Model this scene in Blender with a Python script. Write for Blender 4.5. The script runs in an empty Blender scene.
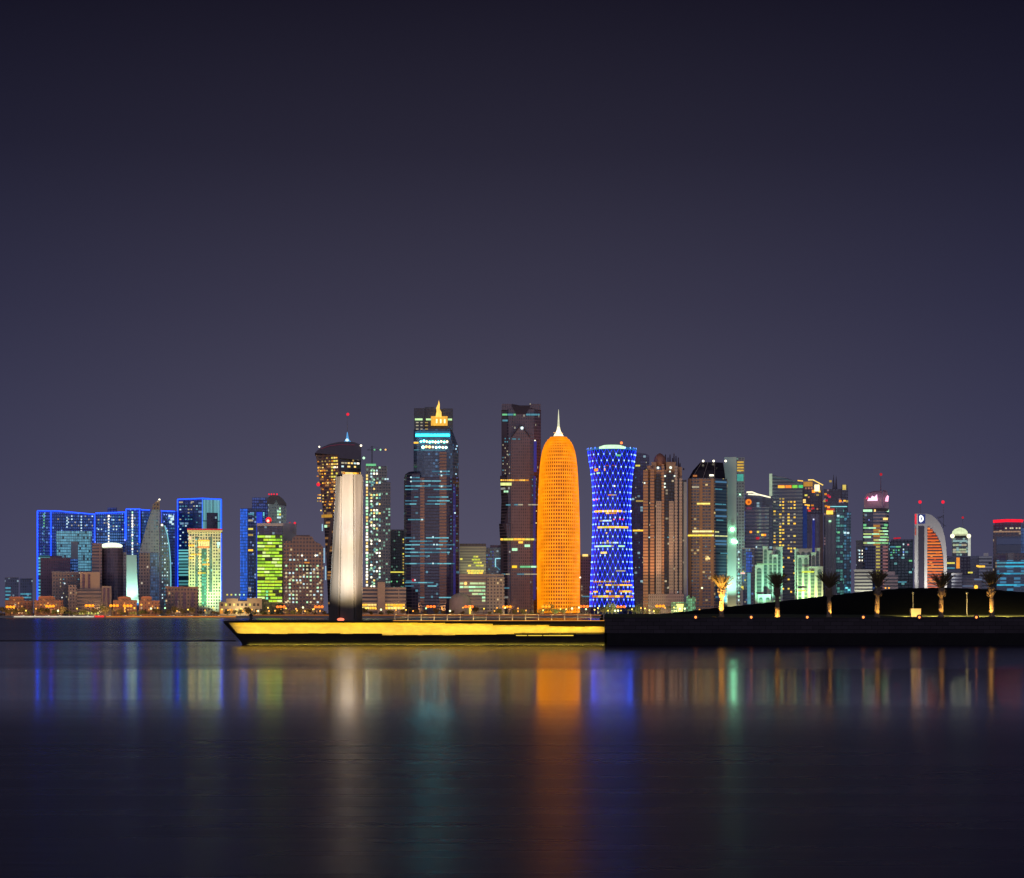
import bpy, bmesh, math, random
from mathutils import Vector, Matrix
R = math.radians
rnd = random.Random(7)
sc = bpy.context.scene
COL = sc.collection

# ------------------------------------------------------------------ camera
F = 2048.0          # focal length in pixels
HY = 613.2          # row of the horizon
CH = 5.1            # eye height above the water
cam_d = bpy.data.cameras.new('camera'); cam = bpy.data.objects.new('camera', cam_d); COL.objects.link(cam)
cam.location = (0, 0, CH); cam.rotation_euler = (R(90), 0, 0)
cam_d.sensor_width = 36; cam_d.lens = F / 1024 * 36; cam_d.shift_y = (HY - 439) / 1024
cam_d.clip_start = 1; cam_d.clip_end = 60000
sc.camera = cam

# ------------------------------------------------------------------ night sky
world = bpy.data.worlds.new('World'); sc.world = world; world.use_nodes = True
nt = world.node_tree; nt.nodes.clear()
def N(t, kind, **kw):
    n = t.nodes.new(kind)
    for k, v in kw.items(): setattr(n, k, v)
    return n
def M_(t, op, a, b=None, c=None):
    n = t.nodes.new('ShaderNodeMath'); n.operation = op
    for i, v in enumerate((a, b, c)):
        if v is None: continue
        if hasattr(v, 'is_output'): t.links.new(v, n.inputs[i])
        else: n.inputs[i].default_value = v
    return n.outputs[0]
tc = N(nt, 'ShaderNodeTexCoord'); sp = N(nt, 'ShaderNodeSeparateXYZ'); nt.links.new(tc.outputs['Generated'], sp.inputs[0])
ramp = N(nt, 'ShaderNodeValToRGB'); cr = ramp.color_ramp
def s2l(c): return tuple((v/255/12.92 if v <= 10 else ((v/255+.055)/1.055)**2.4) for v in c)
stops = [(0.0, (80,77,103)), (0.03, (77,74,100)), (0.078, (68,66,91)), (0.15, (53,51,74)), (0.22, (37,35,54)), (0.29, (23,21,37)), (0.45, (14,13,24)), (1.0, (9,8,16))]
while len(cr.elements) < len(stops): cr.elements.new(0.5)
for e, (p, c) in zip(cr.elements, stops): e.position = p; e.color = (*s2l(c), 1)
nt.links.new(M_(nt, 'ABSOLUTE', sp.outputs[2]), ramp.inputs[0])
# the glow of the city is strongest over the towers and thins out to both sides
gx = M_(nt, 'POWER', 2.718, M_(nt, 'MULTIPLY', M_(nt, 'POWER', M_(nt, 'ABSOLUTE', M_(nt, 'ADD', sp.outputs[0], 0.015)), 2.0), -9.0))
gl = N(nt, 'ShaderNodeCombineXYZ')
for q, (lo, hi) in enumerate(((.26, 1.17), (.36, 1.18), (.64, 1.03))): nt.links.new(M_(nt, 'MULTIPLY_ADD', gx, hi-lo, lo), gl.inputs[q])
# added glow low in the sky behind the viewer, to brighten the facades
back = M_(nt, 'MULTIPLY', M_(nt, 'MAXIMUM', M_(nt, 'MULTIPLY', sp.outputs[1], -1.0), 0.0),
          M_(nt, 'POWER', 2.718, M_(nt, 'MULTIPLY', M_(nt, 'ABSOLUTE', sp.outputs[2]), -3.2)))
mixm = N(nt, 'ShaderNodeVectorMath', operation='MULTIPLY'); nt.links.new(ramp.outputs[0], mixm.inputs[0]); nt.links.new(gl.outputs[0], mixm.inputs[1])
bk = N(nt, 'ShaderNodeVectorMath', operation='SCALE'); bk.inputs[0].default_value = (0.92, 0.88, 1.24); nt.links.new(back, bk.inputs['Scale'])
ad = N(nt, 'ShaderNodeVectorMath', operation='ADD'); nt.links.new(mixm.outputs[0], ad.inputs[0]); nt.links.new(bk.outputs[0], ad.inputs[1])
bg = N(nt, 'ShaderNodeBackground'); bg.inputs[1].default_value = 1.0; nt.links.new(ad.outputs[0], bg.inputs[0])
wo = N(nt, 'ShaderNodeOutputWorld'); nt.links.new(bg.outputs[0], wo.inputs[0])

vs = sc.view_settings; sc.display_settings.display_device = 'sRGB'
vs.view_transform = 'Standard'; vs.look = 'None'; vs.gamma = 1; vs.exposure = 0; vs.use_curve_mapping = False
cy = sc.cycles
cy.max_bounces = 4; cy.diffuse_bounces = 2; cy.glossy_bounces = 3; cy.transmission_bounces = 2
cy.use_denoising = True; cy.filter_width = 1.45; cy.sample_clamp_indirect = 6; cy.sample_clamp_direct = 0
cy.caustics_reflective = True; cy.use_light_tree = True
try: cy.denoiser = 'OPENIMAGEDENOISE'
except Exception: pass

# ------------------------------------------------------------------ helpers
def W(px, D): return (px - 512) * D / F
def Zp(py, D): return CH + (HY - py) * D / F
GZ = 1.8            # level of the far shore

def tag(o, label=None, cat=None, group=None, kind=None):
    if label: o['label'] = label
    if cat: o['category'] = cat
    if group: o['group'] = group
    if kind: o['kind'] = kind
    return o
def empty(name, loc):
    o = bpy.data.objects.new(name, None); COL.objects.link(o); o.location = loc; o.empty_display_size = 1
    return o
def mesh_data(name, verts, faces, mat, smooth=False):
    me = bpy.data.meshes.new(name); me.from_pydata([tuple(v) for v in verts], [], faces); me.update()
    bm = bmesh.new(); bm.from_mesh(me); bmesh.ops.recalc_face_normals(bm, faces=bm.faces); bm.to_mesh(me); bm.free()
    if mat: me.materials.append(mat)
    if smooth:
        for p in me.polygons: p.use_smooth = True
    return me
def obj(name, me, parent=None, loc=(0,0,0)):
    o = bpy.data.objects.new(name, me); COL.objects.link(o); o.location = loc
    if parent: o.parent = parent
    return o
def box_vf(x0, x1, y0, y1, z0, z1):
    v = [(x0,y0,z0),(x1,y0,z0),(x1,y1,z0),(x0,y1,z0),(x0,y0,z1),(x1,y0,z1),(x1,y1,z1),(x0,y1,z1)]
    f = [(0,1,2,3),(4,5,6,7),(0,1,5,4),(1,2,6,5),(2,3,7,6),(3,0,4,7)]
    return v, f
def join(parts):
    V, Fc = [], []
    for v, f in parts:
        n = len(V); V += list(v); Fc += [tuple(i + n for i in q) for q in f]
    return V, Fc
def tube_vf(p0, p1, r0, r1=None, n=8):
    r1 = r0 if r1 is None else r1
    p0, p1 = Vector(p0), Vector(p1); d = (p1 - p0)
    if d.length < 1e-6: d = Vector((0,0,1))
    d.normalize(); a = d.orthogonal().normalized(); b = d.cross(a)
    v = [p0 + (a*math.cos(2*math.pi*i/n) + b*math.sin(2*math.pi*i/n))*r0 for i in range(n)] + \
        [p1 + (a*math.cos(2*math.pi*i/n) + b*math.sin(2*math.pi*i/n))*r1 for i in range(n)]
    f = [(i, (i+1) % n, n + (i+1) % n, n + i) for i in range(n)] + [tuple(range(n)), tuple(range(n, 2*n))]
    return v, f
def ball_vf(c, r, sx=1, sy=1, sz=1, n=10, m=6):
    v = [(c[0], c[1], c[2] - r*sz)]
    for j in range(1, m):
        t = -math.pi/2 + math.pi*j/m
        for i in range(n):
            a = 2*math.pi*i/n
            v.append((c[0]+r*sx*math.cos(t)*math.cos(a), c[1]+r*sy*math.cos(t)*math.sin(a), c[2]+r*sz*math.sin(t)))
    v.append((c[0], c[1], c[2] + r*sz)); f = []
    for i in range(n): f.append((0, 1+(i+1) % n, 1+i))
    for j in range(m-2):
        for i in range(n):
            a = 1+j*n; f.append((a+i, a+(i+1) % n, a+n+(i+1) % n, a+n+i))
    a = 1+(m-2)*n
    for i in range(n): f.append((a+i, a+(i+1) % n, len(v)-1))
    return v, f
def revolve_vf(profile, cx, cy_, n=48):
    v, f = [], []
    for z, r in profile:
        for i in range(n):
            a = 2*math.pi*i/n; v.append((cx+r*math.cos(a), cy_+r*math.sin(a), z))
    for j in range(len(profile)-1):
        for i in range(n): f.append((j*n+i, j*n+(i+1) % n, (j+1)*n+(i+1) % n, (j+1)*n+i))
    f.append(tuple(range(n))); f.append(tuple(range((len(profile)-1)*n, len(profile)*n)))
    return v, f

# ------------------------------------------------------------------ materials
MATS = {}
def new_mat(name):
    m = bpy.data.materials.new(name); m.use_nodes = True; t = m.node_tree
    return m, t, t.nodes['Principled BSDF']
def emis(c, s=1.0, sample=False):
    """a lamp or a lit pane; c is the sRGB colour seen, s its strength"""
    k = ('e', tuple(c), s, sample)
    if k not in MATS:
        m, t, b = new_mat('lit_glass'); b.inputs['Base Color'].default_value = (.02,.02,.02,1)
        b.inputs['Emission Color'].default_value = (*s2l(c), 1)
        # uneven brightness from pane to pane, as curtains and lamps differ
        te = N(t, 'ShaderNodeTexCoord'); no = N(t, 'ShaderNodeTexNoise'); no.inputs['Scale'].default_value = .35
        t.links.new(te.outputs['Object'], no.inputs['Vector'])
        t.links.new(M_(t, 'MULTIPLY_ADD', no.outputs[0], .8*s, .6*s), b.inputs['Emission Strength'])
        m.cycles.emission_sampling = 'AUTO' if sample else 'NONE'
        MATS[k] = m
    return MATS[k]
def plain(c, rough=.6, metal=0, noise=.25, scale=.3, name='painted_surface', stretch=(1,1,1), spec=.5):
    k = ('p', tuple(c), rough, metal, noise, scale, stretch, spec)
    if k not in MATS:
        m, t, b = new_mat(name)
        te = N(t, 'ShaderNodeTexCoord'); mp = N(t, 'ShaderNodeMapping'); mp.inputs['Scale'].default_value = stretch
        no = N(t, 'ShaderNodeTexNoise'); no.inputs['Scale'].default_value = scale; no.inputs['Detail'].default_value = 5
        t.links.new(te.outputs['Object'], mp.inputs[0]); t.links.new(mp.outputs[0], no.inputs['Vector'])
        sv = N(t, 'ShaderNodeVectorMath', operation='SCALE'); sv.inputs[0].default_value = c
        t.links.new(M_(t, 'MULTIPLY_ADD', no.outputs[0], 2*noise, 1-noise), sv.inputs['Scale'])
        t.links.new(sv.outputs[0], b.inputs['Base Color'])
        b.inputs['Roughness'].default_value = rough; b.inputs['Metallic'].default_value = metal; b.inputs['Specular IOR Level'].default_value = spec
        MATS[k] = m
    return MATS[k]
def fac(wall, glass, fh=3.8, bw=3.6, wu=.6, wv=.6, lit=0.0, litc=(255,200,110), ls=.6, rough=.18, round_=0, wrough=.7, slant=0):
    """a facade: bays bw wide and storeys fh high, glazing wu x wv of each cell, a share `lit` of the panes lit from inside"""
    if 0 < lit < .5: lit, ls = lit*1.7, ls*1.2
    k = ('f', tuple(wall), tuple(glass), fh, bw, wu, wv, lit, tuple(litc), ls, rough, round_)
    if k in MATS: return MATS[k]
    m, t, b = new_mat('facade')
    te = N(t, 'ShaderNodeTexCoord'); s = N(t, 'ShaderNodeSeparateXYZ'); t.links.new(te.outputs['Object'], s.inputs[0])
    if round_: u = M_(t, 'MULTIPLY', M_(t, 'ARCTAN2', s.outputs[0], s.outputs[1]), round_)
    else: u = M_(t, 'ADD', s.outputs[0], s.outputs[1])
    u = M_(t, 'DIVIDE', M_(t, 'ADD', u, 1000.3), bw); v = M_(t, 'DIVIDE', M_(t, 'ADD', s.outputs[2], .7), fh)
    fu = M_(t, 'FRACT', u); fv = M_(t, 'FRACT', v)
    mask = M_(t, 'MULTIPLY', M_(t, 'LESS_THAN', fu, wu), M_(t, 'LESS_THAN', fv, wv))
    iu = M_(t, 'FLOOR', u); iv = M_(t, 'FLOOR', v)
    cx = N(t, 'ShaderNodeCombineXYZ'); t.links.new(iu, cx.inputs[0]); t.links.new(iv, cx.inputs[1]); cx.inputs[2].default_value = rnd.random()*50
    wn = N(t, 'ShaderNodeTexWhiteNoise'); t.links.new(cx.outputs[0], wn.inputs['Vector'])
    no = N(t, 'ShaderNodeTexNoise'); no.inputs['Scale'].default_value = .04; no.inputs['Detail'].default_value = 4
    t.links.new(te.outputs['Object'], no.inputs['Vector'])
    wv_ = N(t, 'ShaderNodeVectorMath', operation='SCALE'); wv_.inputs[0].default_value = wall
    t.links.new(M_(t, 'MULTIPLY_ADD', no.outputs[0], .7, .65), wv_.inputs['Scale'])
    gv = N(t, 'ShaderNodeVectorMath', operation='SCALE'); gv.inputs[0].default_value = glass
    t.links.new(M_(t, 'MULTIPLY_ADD', wn.outputs['Value'], .9, .55), gv.inputs['Scale'])
    mx = N(t, 'ShaderNodeMix', data_type='RGBA'); t.links.new(mask, mx.inputs[0])
    t.links.new(wv_.outputs[0], mx.inputs[6]); t.links.new(gv.outputs[0], mx.inputs[7])
    t.links.new(mx.outputs[2], b.inputs['Base Color'])
    t.links.new(M_(t, 'MULTIPLY_ADD', mask, rough-wrough, wrough), b.inputs['Roughness'])
    if lit > 0:
        on = M_(t, 'GREATER_THAN', wn.outputs['Value'], 1-lit)
        wc = N(t, 'ShaderNodeSeparateColor'); t.links.new(wn.outputs['Color'], wc.inputs[0])
        st = M_(t, 'MULTIPLY', M_(t, 'MULTIPLY', on, mask), M_(t, 'MULTIPLY_ADD', wc.outputs[1], ls*.9, ls*.55))
        b.inputs['Emission Color'].default_value = (*s2l(litc), 1); t.links.new(st, b.inputs['Emission Strength'])
    m.cycles.emission_sampling = 'NONE'
    MATS[k] = m
    return m

# ------------------------------------------------------------------ lights
def spot(loc, target, power, col, deg, blend=.6, r=.3, name='floodlight'):
    d = bpy.data.lights.new(name, 'SPOT'); d.energy = power; d.color = col; d.spot_size = R(deg); d.spot_blend = blend; d.shadow_soft_size = r
    o = bpy.data.objects.new(name, d); COL.objects.link(o); o.location = loc
    o.rotation_euler = (Vector(target) - Vector(loc)).to_track_quat('-Z', 'Y').to_euler(); return o
def point(loc, power, col, r=.5, name='lamp_light'):
    # added spot aimed inland, clear of the water, lights ground and facades behind
    return spot(loc, (loc[0], loc[1]+10, loc[2]-1.5), power, col, 165, .5, r, name)

# ------------------------------------------------------------------ buildings
SPANS = []           # what a lamp, a tree or a car down on the shore stands in front of
class Bld:
    def __init__(s, name, label, cat, D, px, group=None, span=None, short=None):
        s.D = D; s.o = Vector((W(px, D), D, GZ)); s.root = empty(name, s.o); tag(s.root, label, cat, group)
        s.surf = []; s.wins = []; s.kx = (px-512)/F; c = math.hypot(1, s.kx); s.nx, s.ny = s.kx/c, 1/c
        if span: SPANS.append((span[0], span[1], D, short))
    def add(s, name, vf, mat, parent=None, smooth=False):
        v, f = vf
        me = mesh_data(name, [Vector(p) - s.o for p in v], f, mat, smooth)
        return obj(name, me, parent or s.root)
    def pl(s, px, df=0):
        """the point of the facade plane, df metres behind the front, seen in column px"""
        D = s.D + df; k = (px-512)/F; t = D*(s.kx*s.nx + s.ny)/(k*s.nx + s.ny); return k*t, t
    # outline drawn in the facade's plane, pushed back by its real depth
    def slab(s, name, pts, mat, df=0, depth=32, parent=None, reg=True):
        D = s.D + df; n = len(pts); v = []
        for x, y in pts: X, Y_ = s.pl(x, df); v.append((X, Y_, max(Zp(y, D), GZ - .5)))
        v += [(X+s.nx*depth, Y_+s.ny*depth, z) for X, Y_, z in v]
        f = [tuple(range(n)), tuple(range(n, 2*n))] + [(i, (i+1) % n, n+(i+1) % n, n+i) for i in range(n)]
        if reg:
            a, b_ = s.pl(min(p[0] for p in pts), df), s.pl(max(p[0] for p in pts), df); dx, dy = s.nx*depth, s.ny*depth
            q = [a, b_, (b_[0]+dx, b_[1]+dy), (a[0]+dx, a[1]+dy)]; s.surf = [(0, q), (900, q)]
        return s.add(name, (v, f), mat, parent)
    def box(s, name, x0, x1, y0, mat, y1=618, df=0, depth=32, parent=None, reg=True):
        return s.slab(name, [(x0, y1), (x0, y0), (x1, y0), (x1, y1)], mat, df, depth, parent, reg)
    # footprints (pixel column, metres behind the front) at several rows, lofted together
    def loft(s, name, levels, mat, parent=None, reg=True):
        L = []
        for py, foot in levels:
            L.append((py, [(W(x, s.D + d), s.D + d) for x, d in foot]))
        n = len(L[0][1]); v, f = [], []
        for py, q in L: v += [(x, y, max(Zp(py, s.D), GZ - .5)) for x, y in q]
        for j in range(len(L)-1):
            for i in range(n): f.append((j*n+i, j*n+(i+1) % n, (j+1)*n+(i+1) % n, (j+1)*n+i))
        f += [tuple(range(n)), tuple(range((len(L)-1)*n, len(L)*n))]
        if reg: s.surf = sorted(L, key=lambda a: a[0])
        return s.add(name, (v, f), mat, parent)
    def prism(s, name, foot, y0, mat, y1=618, **k): return s.loft(name, [(y1, foot), (y0, foot)], mat, **k)
    def hit(s, px, py):
        L = s.surf
        if py <= L[0][0]: q = L[0][1]
        elif py >= L[-1][0]: q = L[-1][1]
        else:
            for (a, A), (b, B) in zip(L, L[1:]):
                if a <= py <= b:
                    t = (py-a)/max(b-a, 1e-6); q = [(p[0]+(r[0]-p[0])*t, p[1]+(r[1]-p[1])*t) for p, r in zip(A, B)]; break
        dx = (px-512)/F; best = None
        for i in range(len(q)):
            (ax, ay), (bx, by) = q[i], q[(i+1) % len(q)]
            # a + u(b-a) on the line x = dx*y
            fa, fb = ax - dx*ay, bx - dx*by
            if abs(fa - fb) < 1e-9: continue
            u = fa/(fa-fb)
            if -1e-6 <= u <= 1+1e-6:
                y = ay + u*(by-ay)
                if best is None or y < best[0]:
                    tx, ty = bx-ax, by-ay; l = math.hypot(tx, ty); tx, ty = tx/l, ty/l
                    if tx < 0: tx, ty = -tx, -ty
                    best = (y, dx*y, tx, ty)
        if best is None: best = (s.D, dx*s.D, 1, 0)
        return best
    def rect_vf(s, x0, y0, x1, y1, proud=.35, df=None, back=.3):
        cx, cyy = (x0+x1)/2, (y0+y1)/2
        if df is not None: (x, y), tx, ty = s.pl(cx, df), s.ny, -s.nx
        else: y, x, tx, ty = s.hit(cx, cyy)
        hw = (x1-x0)/2*y/F/max(.35, abs(tx)); nx, ny = ty, -tx
        if ny > 0: nx, ny = -nx, -ny
        z0, z1 = CH+(HY-y1)*s.D/F, CH+(HY-y0)*s.D/F
        V = []
        for z in (z0, z1):
            for (a, n_) in ((-hw, proud), (hw, proud), (hw, -back), (-hw, -back)):
                V.append((x+tx*a+nx*n_, y+ty*a+ny*n_, z))
        return V, [(0,1,2,3),(4,5,6,7),(0,1,5,4),(1,2,6,5),(2,3,7,6),(3,0,4,7)]
    def win(s, x0, y0, x1, y1, mat, name='lit_window', **k):
        s.wins.append(((x1-x0)*(y1-y0), name, s.rect_vf(x0, y0, x1, y1, **k), mat))
    def panel(s, x0, y0, x1, y1, mat, name='panel', **k): return s.add(name, s.rect_vf(x0, y0, x1, y1, **k), mat)
    def bar(s, p0, p1, th, mat, name='light_strip', proud=.6, df=None):
        """a straight strip of lamps fixed on the facade from one pixel to another"""
        P = []
        for (px, py) in (p0, p1):
            if df is not None: x, y = s.pl(px, df)
            else: y, x, _, _ = s.hit(px, py)
            P.append(Vector((x, y-proud, CH+(HY-py)*s.D/F)))
        return s.add(name, tube_vf(P[0], P[1], th*.5*s.D/F, n=6), mat)
    def line(s, pts, th, mat, name='light_strip', proud=.6, df=None):
        P = []
        for px, py in pts:
            if df is not None: x, y = s.pl(px, df)
            else: y, x, _, _ = s.hit(px, py)
            P.append(Vector((x, y-proud, CH+(HY-py)*s.D/F)))
        return s.add(name, join([tube_vf(a, b, th*.5*s.D/F, n=6) for a, b in zip(P, P[1:])]), mat)
    def ball(s, px, py, r, mat, name='beacon', df=0):
        D = s.D+df; return s.add(name, ball_vf((W(px, D), D, Zp(py, D)), r*D/F), mat, smooth=True)
    def mast(s, px, y0, y1, w=.5, mat=None, df=10, w1=None):
        D = s.D+df
        return s.add('mast', tube_vf((W(px, D), D, Zp(y1, D)), (W(px, D), D, Zp(y0, D)), w*.5*D/F, (w1 if w1 is not None else w*.6)*.5*D/F, 6), mat or STEEL)
    def grid(s, x0, x1, y0, y1, nx, ny, w, h, mats, p=1.0, name='lit_window', rowp=None, jit=0, df=None):
        for j in range(ny):
            y = y0+(y1-y0)*(j+.5)/ny
            pr = p if rowp is None else p*rnd.choice(rowp)
            for i in range(nx):
                if rnd.random() > pr: continue
                x = x0+(x1-x0)*(i+.5)/nx+rnd.uniform(-jit, jit)
                ww = w*rnd.uniform(.8, 1.15)
                s.win(x-ww/2, y-h/2, x+ww/2, y+h/2, rnd.choice(mats), name, df=df)
    def band(s, x0, x1, y, h, mats, gaps=.2, seg=5, name='lit_window_row', **k):
        """one storey whose lights are on, in runs between dark offices"""
        x = x0
        while x < x1-.6:
            l = min(rnd.uniform(.6, 1.5)*seg, x1-x)
            if rnd.random() > gaps: s.win(x, y-h/2, x+l-.35, y+h/2, rnd.choice(mats), name, **k)
            x += l
    def done(s):
        by = {}
        for w in s.wins: by.setdefault(w[1], []).append(w)
        for name, L in by.items():
            L.sort(key=lambda a: -a[0])
            for a, nm, vf, mat in L[:95]: s.add(nm, vf, mat)
            rest = L[95:]
            if rest:
                ms = []; V, Fc, mi = [], [], []
                for a, nm, (v, f), mat in rest:
                    if mat not in ms: ms.append(mat)
                    n = len(V); V += v; Fc += [tuple(i+n for i in q) for q in f]; mi += [ms.index(mat)]*len(f)
                me = bpy.data.meshes.new(name); me.from_pydata([tuple(Vector(p)-s.o) for p in V], [], Fc); me.update()
                for m in ms: me.materials.append(m)
                me.polygons.foreach_set('material_index', mi)
                o = obj('small_lit_windows', me, s.root); o['kind'] = 'stuff'
        s.wins = []

STEEL = plain((.25,.25,.27), .45, .6)
DARKMET = plain((.03,.03,.035), .5)
WHITE = emis((255,245,215), 2.2); WARM = emis((255,214,120), 1.3); GOLD = emis((255,190,60), 1.5); YEL = emis((240,225,90), 1.0)
ORANGE = emis((255,140,30), 1.6); AMBER = emis((240,150,40), .8); DIMW = emis((190,180,150), .8); DIMY = emis((190,160,80), .8)
GREENW = emis((190,255,200), 1.1); GRN = emis((120,220,150), .8); CYAN = emis((120,235,240), 1.1); DIMC = emis((80,150,170), .8)
COOL = emis((200,235,240), 1.1); BLUE = emis((22,70,255), 3.2, True); DBLUE = emis((20,40,170), .8); RED = emis((255,30,60), 1.05); DRED = emis((190,20,40), 1.0)
PINK = emis((255,120,190), 1.8); LIME = emis((190,245,60), 1.0); LIME2 = emis((150,215,50), .8); LIME3 = emis((225,255,150), 1.1)
PBLUE = emis((120,160,255), 1.2); VIOL = emis((60,50,170), .7)

exec_parts = []

# ================================================================== THE SETTING
def sheet(name, x0, x1, y0, y1, z, mat):
    me = mesh_data(name, [(x0,y0,z),(x1,y0,z),(x1,y1,z),(x0,y1,z)], [(0,1,2,3)], mat)
    o = obj(name, me); o['kind'] = 'structure'; return o

# water: a long exposure has smoothed it; wind lanes make it rougher near the pier and near the viewer
wm, t, b = new_mat('sea_water')
b.inputs['Base Color'].default_value = (.022,.015,.045,1); b.inputs['IOR'].default_value = 1.14
te = N(t, 'ShaderNodeTexCoord'); s_ = N(t, 'ShaderNodeSeparateXYZ'); t.links.new(te.outputs['Object'], s_.inputs[0])
def stretched(sx, sy, scale, detail=3, off=0):
    mp = N(t, 'ShaderNodeMapping'); mp.inputs['Scale'].default_value = (sx, sy, 1); mp.inputs['Location'].default_value = (off, off, 0)
    no = N(t, 'ShaderNodeTexNoise'); no.inputs['Scale'].default_value = scale; no.inputs['Detail'].default_value = detail
    t.links.new(te.outputs['Object'], mp.inputs[0]); t.links.new(mp.outputs[0], no.inputs['Vector']); return no.outputs[0]
def smooth(v, a, b_, lo, hi):
    m = N(t, 'ShaderNodeMapRange', interpolation_type='SMOOTHSTEP')
    for i, q in zip((1,2,3,4), (a, b_, lo, hi)): m.inputs[i].default_value = q
    t.links.new(v, m.inputs[0]); return m.outputs[0]
lane = stretched(.02, .05, 1, 3)
Y = M_(t, 'ADD', s_.outputs[1], M_(t, 'MULTIPLY_ADD', lane, 16, -8))
r = M_(t, 'ADD', smooth(Y, 74, 132, .27, .112), smooth(Y, 180, 196, 0, .062))
r = M_(t, 'ADD', r, smooth(Y, 360, 385, 0, .06)); r = M_(t, 'ADD', r, M_(t, 'MULTIPLY_ADD', stretched(.018, .012, 1, 2, 77), .07, -.035)); r = M_(t, 'ADD', r, M_(t, 'MULTIPLY_ADD', stretched(.012, .35, 1, 4, 40), .06, -.03))
t.links.new(r, b.inputs['Roughness'])
bp = N(t, 'ShaderNodeBump'); bp.inputs['Strength'].default_value = .35; bp.inputs['Distance'].default_value = .02
t.links.new(stretched(.25, 1.6, 1, 4, 9), bp.inputs['Height']); t.links.new(bp.outputs[0], b.inputs['Normal'])
sheet('water', -6000, 6000, -400, 2186, 0, wm)

EARTH = plain((.05,.045,.04), .9, 0, .5, .05, 'bare_earth')
sheet('ground', -30000, 30000, 2183, 60000, GZ, EARTH)
ASPH = plain((.05,.05,.052), .8, 0, .3, .2, 'asphalt')
sheet('road', -1500, 1500, 2196, 2216, GZ+.004, ASPH)
kv, kf = join([box_vf(-1500, 1500, 2193.4, 2194, GZ-.2, GZ+.14), box_vf(-1500, 1500, 2216.2, 2216.8, GZ-.2, GZ+.14)])
o = obj('kerb', mesh_data('kerb', kv, kf, plain((.35,.34,.32), .8))); o['kind'] = 'structure'
lv, lf = join([box_vf(x, x+5, 2205.9, 2206.2, GZ+.005, GZ+.009) for x in range(-700, 700, 12)])
o = obj('road_marking', mesh_data('road_marking', lv, lf, plain((.8,.8,.78), .7))); o['kind'] = 'structure'
# sea wall of the far promenade
sv, sf = join([box_vf(-1500, 1500, 2181.5, 2183.2, -2, GZ+.5), box_vf(-1500, 1500, 2181.2, 2183.5, GZ+.5, GZ+.72)])
o = obj('promenade_wall', mesh_data('promenade_wall', sv, sf, plain((.3,.28,.25), .8, 0, .3, .1)))
tag(o, 'low pale stone sea wall along the far waterfront', 'sea wall')
def strip(x0, x1, y, mat, label, th=1.1):  # glowing tubes standing in for the light trails of passing cars
    D = 2180.9
    o = obj('car_light_trail', mesh_data('car_light_trail', *tube_vf((W(x0,D),D,Zp(y,D)), (W(x1,D),D,Zp(y,D)), th*.5*D/F, n=6), mat))
    tag(o, label, 'light trail')
strip(14, 94, 616.6, emis((230,215,190), .9), 'long pale white car light trail along the far sea wall at the left', 1.2)
strip(95, 104, 616.4, emis((255,60,50), 1.2), 'short red car light trail along the far sea wall beside the white one', 1.6)
strip(106, 236, 616.6, emis((225,140,50), .9), 'orange car light trail along the far sea wall left of the pier tip')
strip(248, 604, 615.2, emis((200,110,40), .55), 'long dim orange car light trail along the far shore behind the pier railing', 1.0)

# a low floating boom on the near side of the left bay
D = 373.0
tag(obj('floating_boom', mesh_data('floating_boom', *join([tube_vf((W(-40,D),D,.04),(W(236,D),D,.04),.13,n=8)] + [ball_vf((W(x,D),D,.12),.24) for x in (207,210,214)]), DARKMET)),
    'thin black floating boom lying on the water left of the pier', 'boom')

# ------------------------------------------------------------------ pier and seafront park
PD = 330.0
CONC = plain((.50,.46,.30), .8, 0, .38, .9, 'pale_concrete', (1,1,2)); STONE = plain((.009,.008,.009), .75, 0, .4, .8, 'wet_dark_stone', (1,1,1), .15)
SLABM = plain((.02,.018,.018), .7, 0, .4, .5, spec=.15)
pier = empty('pier', (W(420, PD), PD, 0)); tag(pier, 'long low pier with a glowing yellow side and slanted black tip', 'pier')
def pier_part(name, pts, y0, y1, mat):
    n = len(pts); v = [(W(x, y0), y0, CH+(HY-y)*PD/F) for x, y in pts] + [(W(x, y0), y1, CH+(HY-y)*PD/F) for x, y in pts]
    f = [tuple(range(n)), tuple(range(n, 2*n))] + [(i, (i+1) % n, n+(i+1) % n, n+i) for i in range(n)]
    o = Vector(pier.location); return obj(name, mesh_data(name, [Vector(p)-o for p in v], f, mat), pier)
jr = random.Random(3)
top = [(236.5, 633.2)]
x = 242
while x < 604:
    yb = 633.6 if x < 380 else (635.0 if x < 482 else 634.2)
    y_ = yb + jr.choice((0,0,.25,-.3,.4)); l = jr.uniform(5, 22); top += [(x, y_), (min(x+l, 604.6)-.05, y_)]; x += l
pier_part('base', [(604.7, 652), (604.7, 634.2)] + top[::-1] + [(246, 652)], PD, PD+42, STONE)
pier_part('side_wall', [(229, 622.6), (604.5, 622.6), (604.5, 640), (240, 640)], PD+1.5, PD+40, CONC)
pier_part('deck', [(223.5, 622.7), (223.5, 621.0), (604.6, 621.0), (604.6, 622.7)], PD+.35, PD+41, SLABM)
pier_part('bow', [(223.5, 622.8), (227.5, 622.8), (247, 645.5), (246, 647)], PD+.2, PD+1.45, STONE)
jag = [(418, 622.8)]
x = 418
while x < 604:
    yb = 622.9 if x < 440 else (623.6 if x < 483 else (625.2 if x < 541 else 626.6))
    l = jr.uniform(4, 16); e = min(x+l, 604.4); jag += [(x+.05, yb+jr.choice((0,.2,-.2,.1))), (e, yb+jr.choice((0,.2,-.1)))]; x = e
pier_part('fascia', jag + [(604.4, 622.72)], PD+.9, PD+1.45, SLABM)
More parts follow.
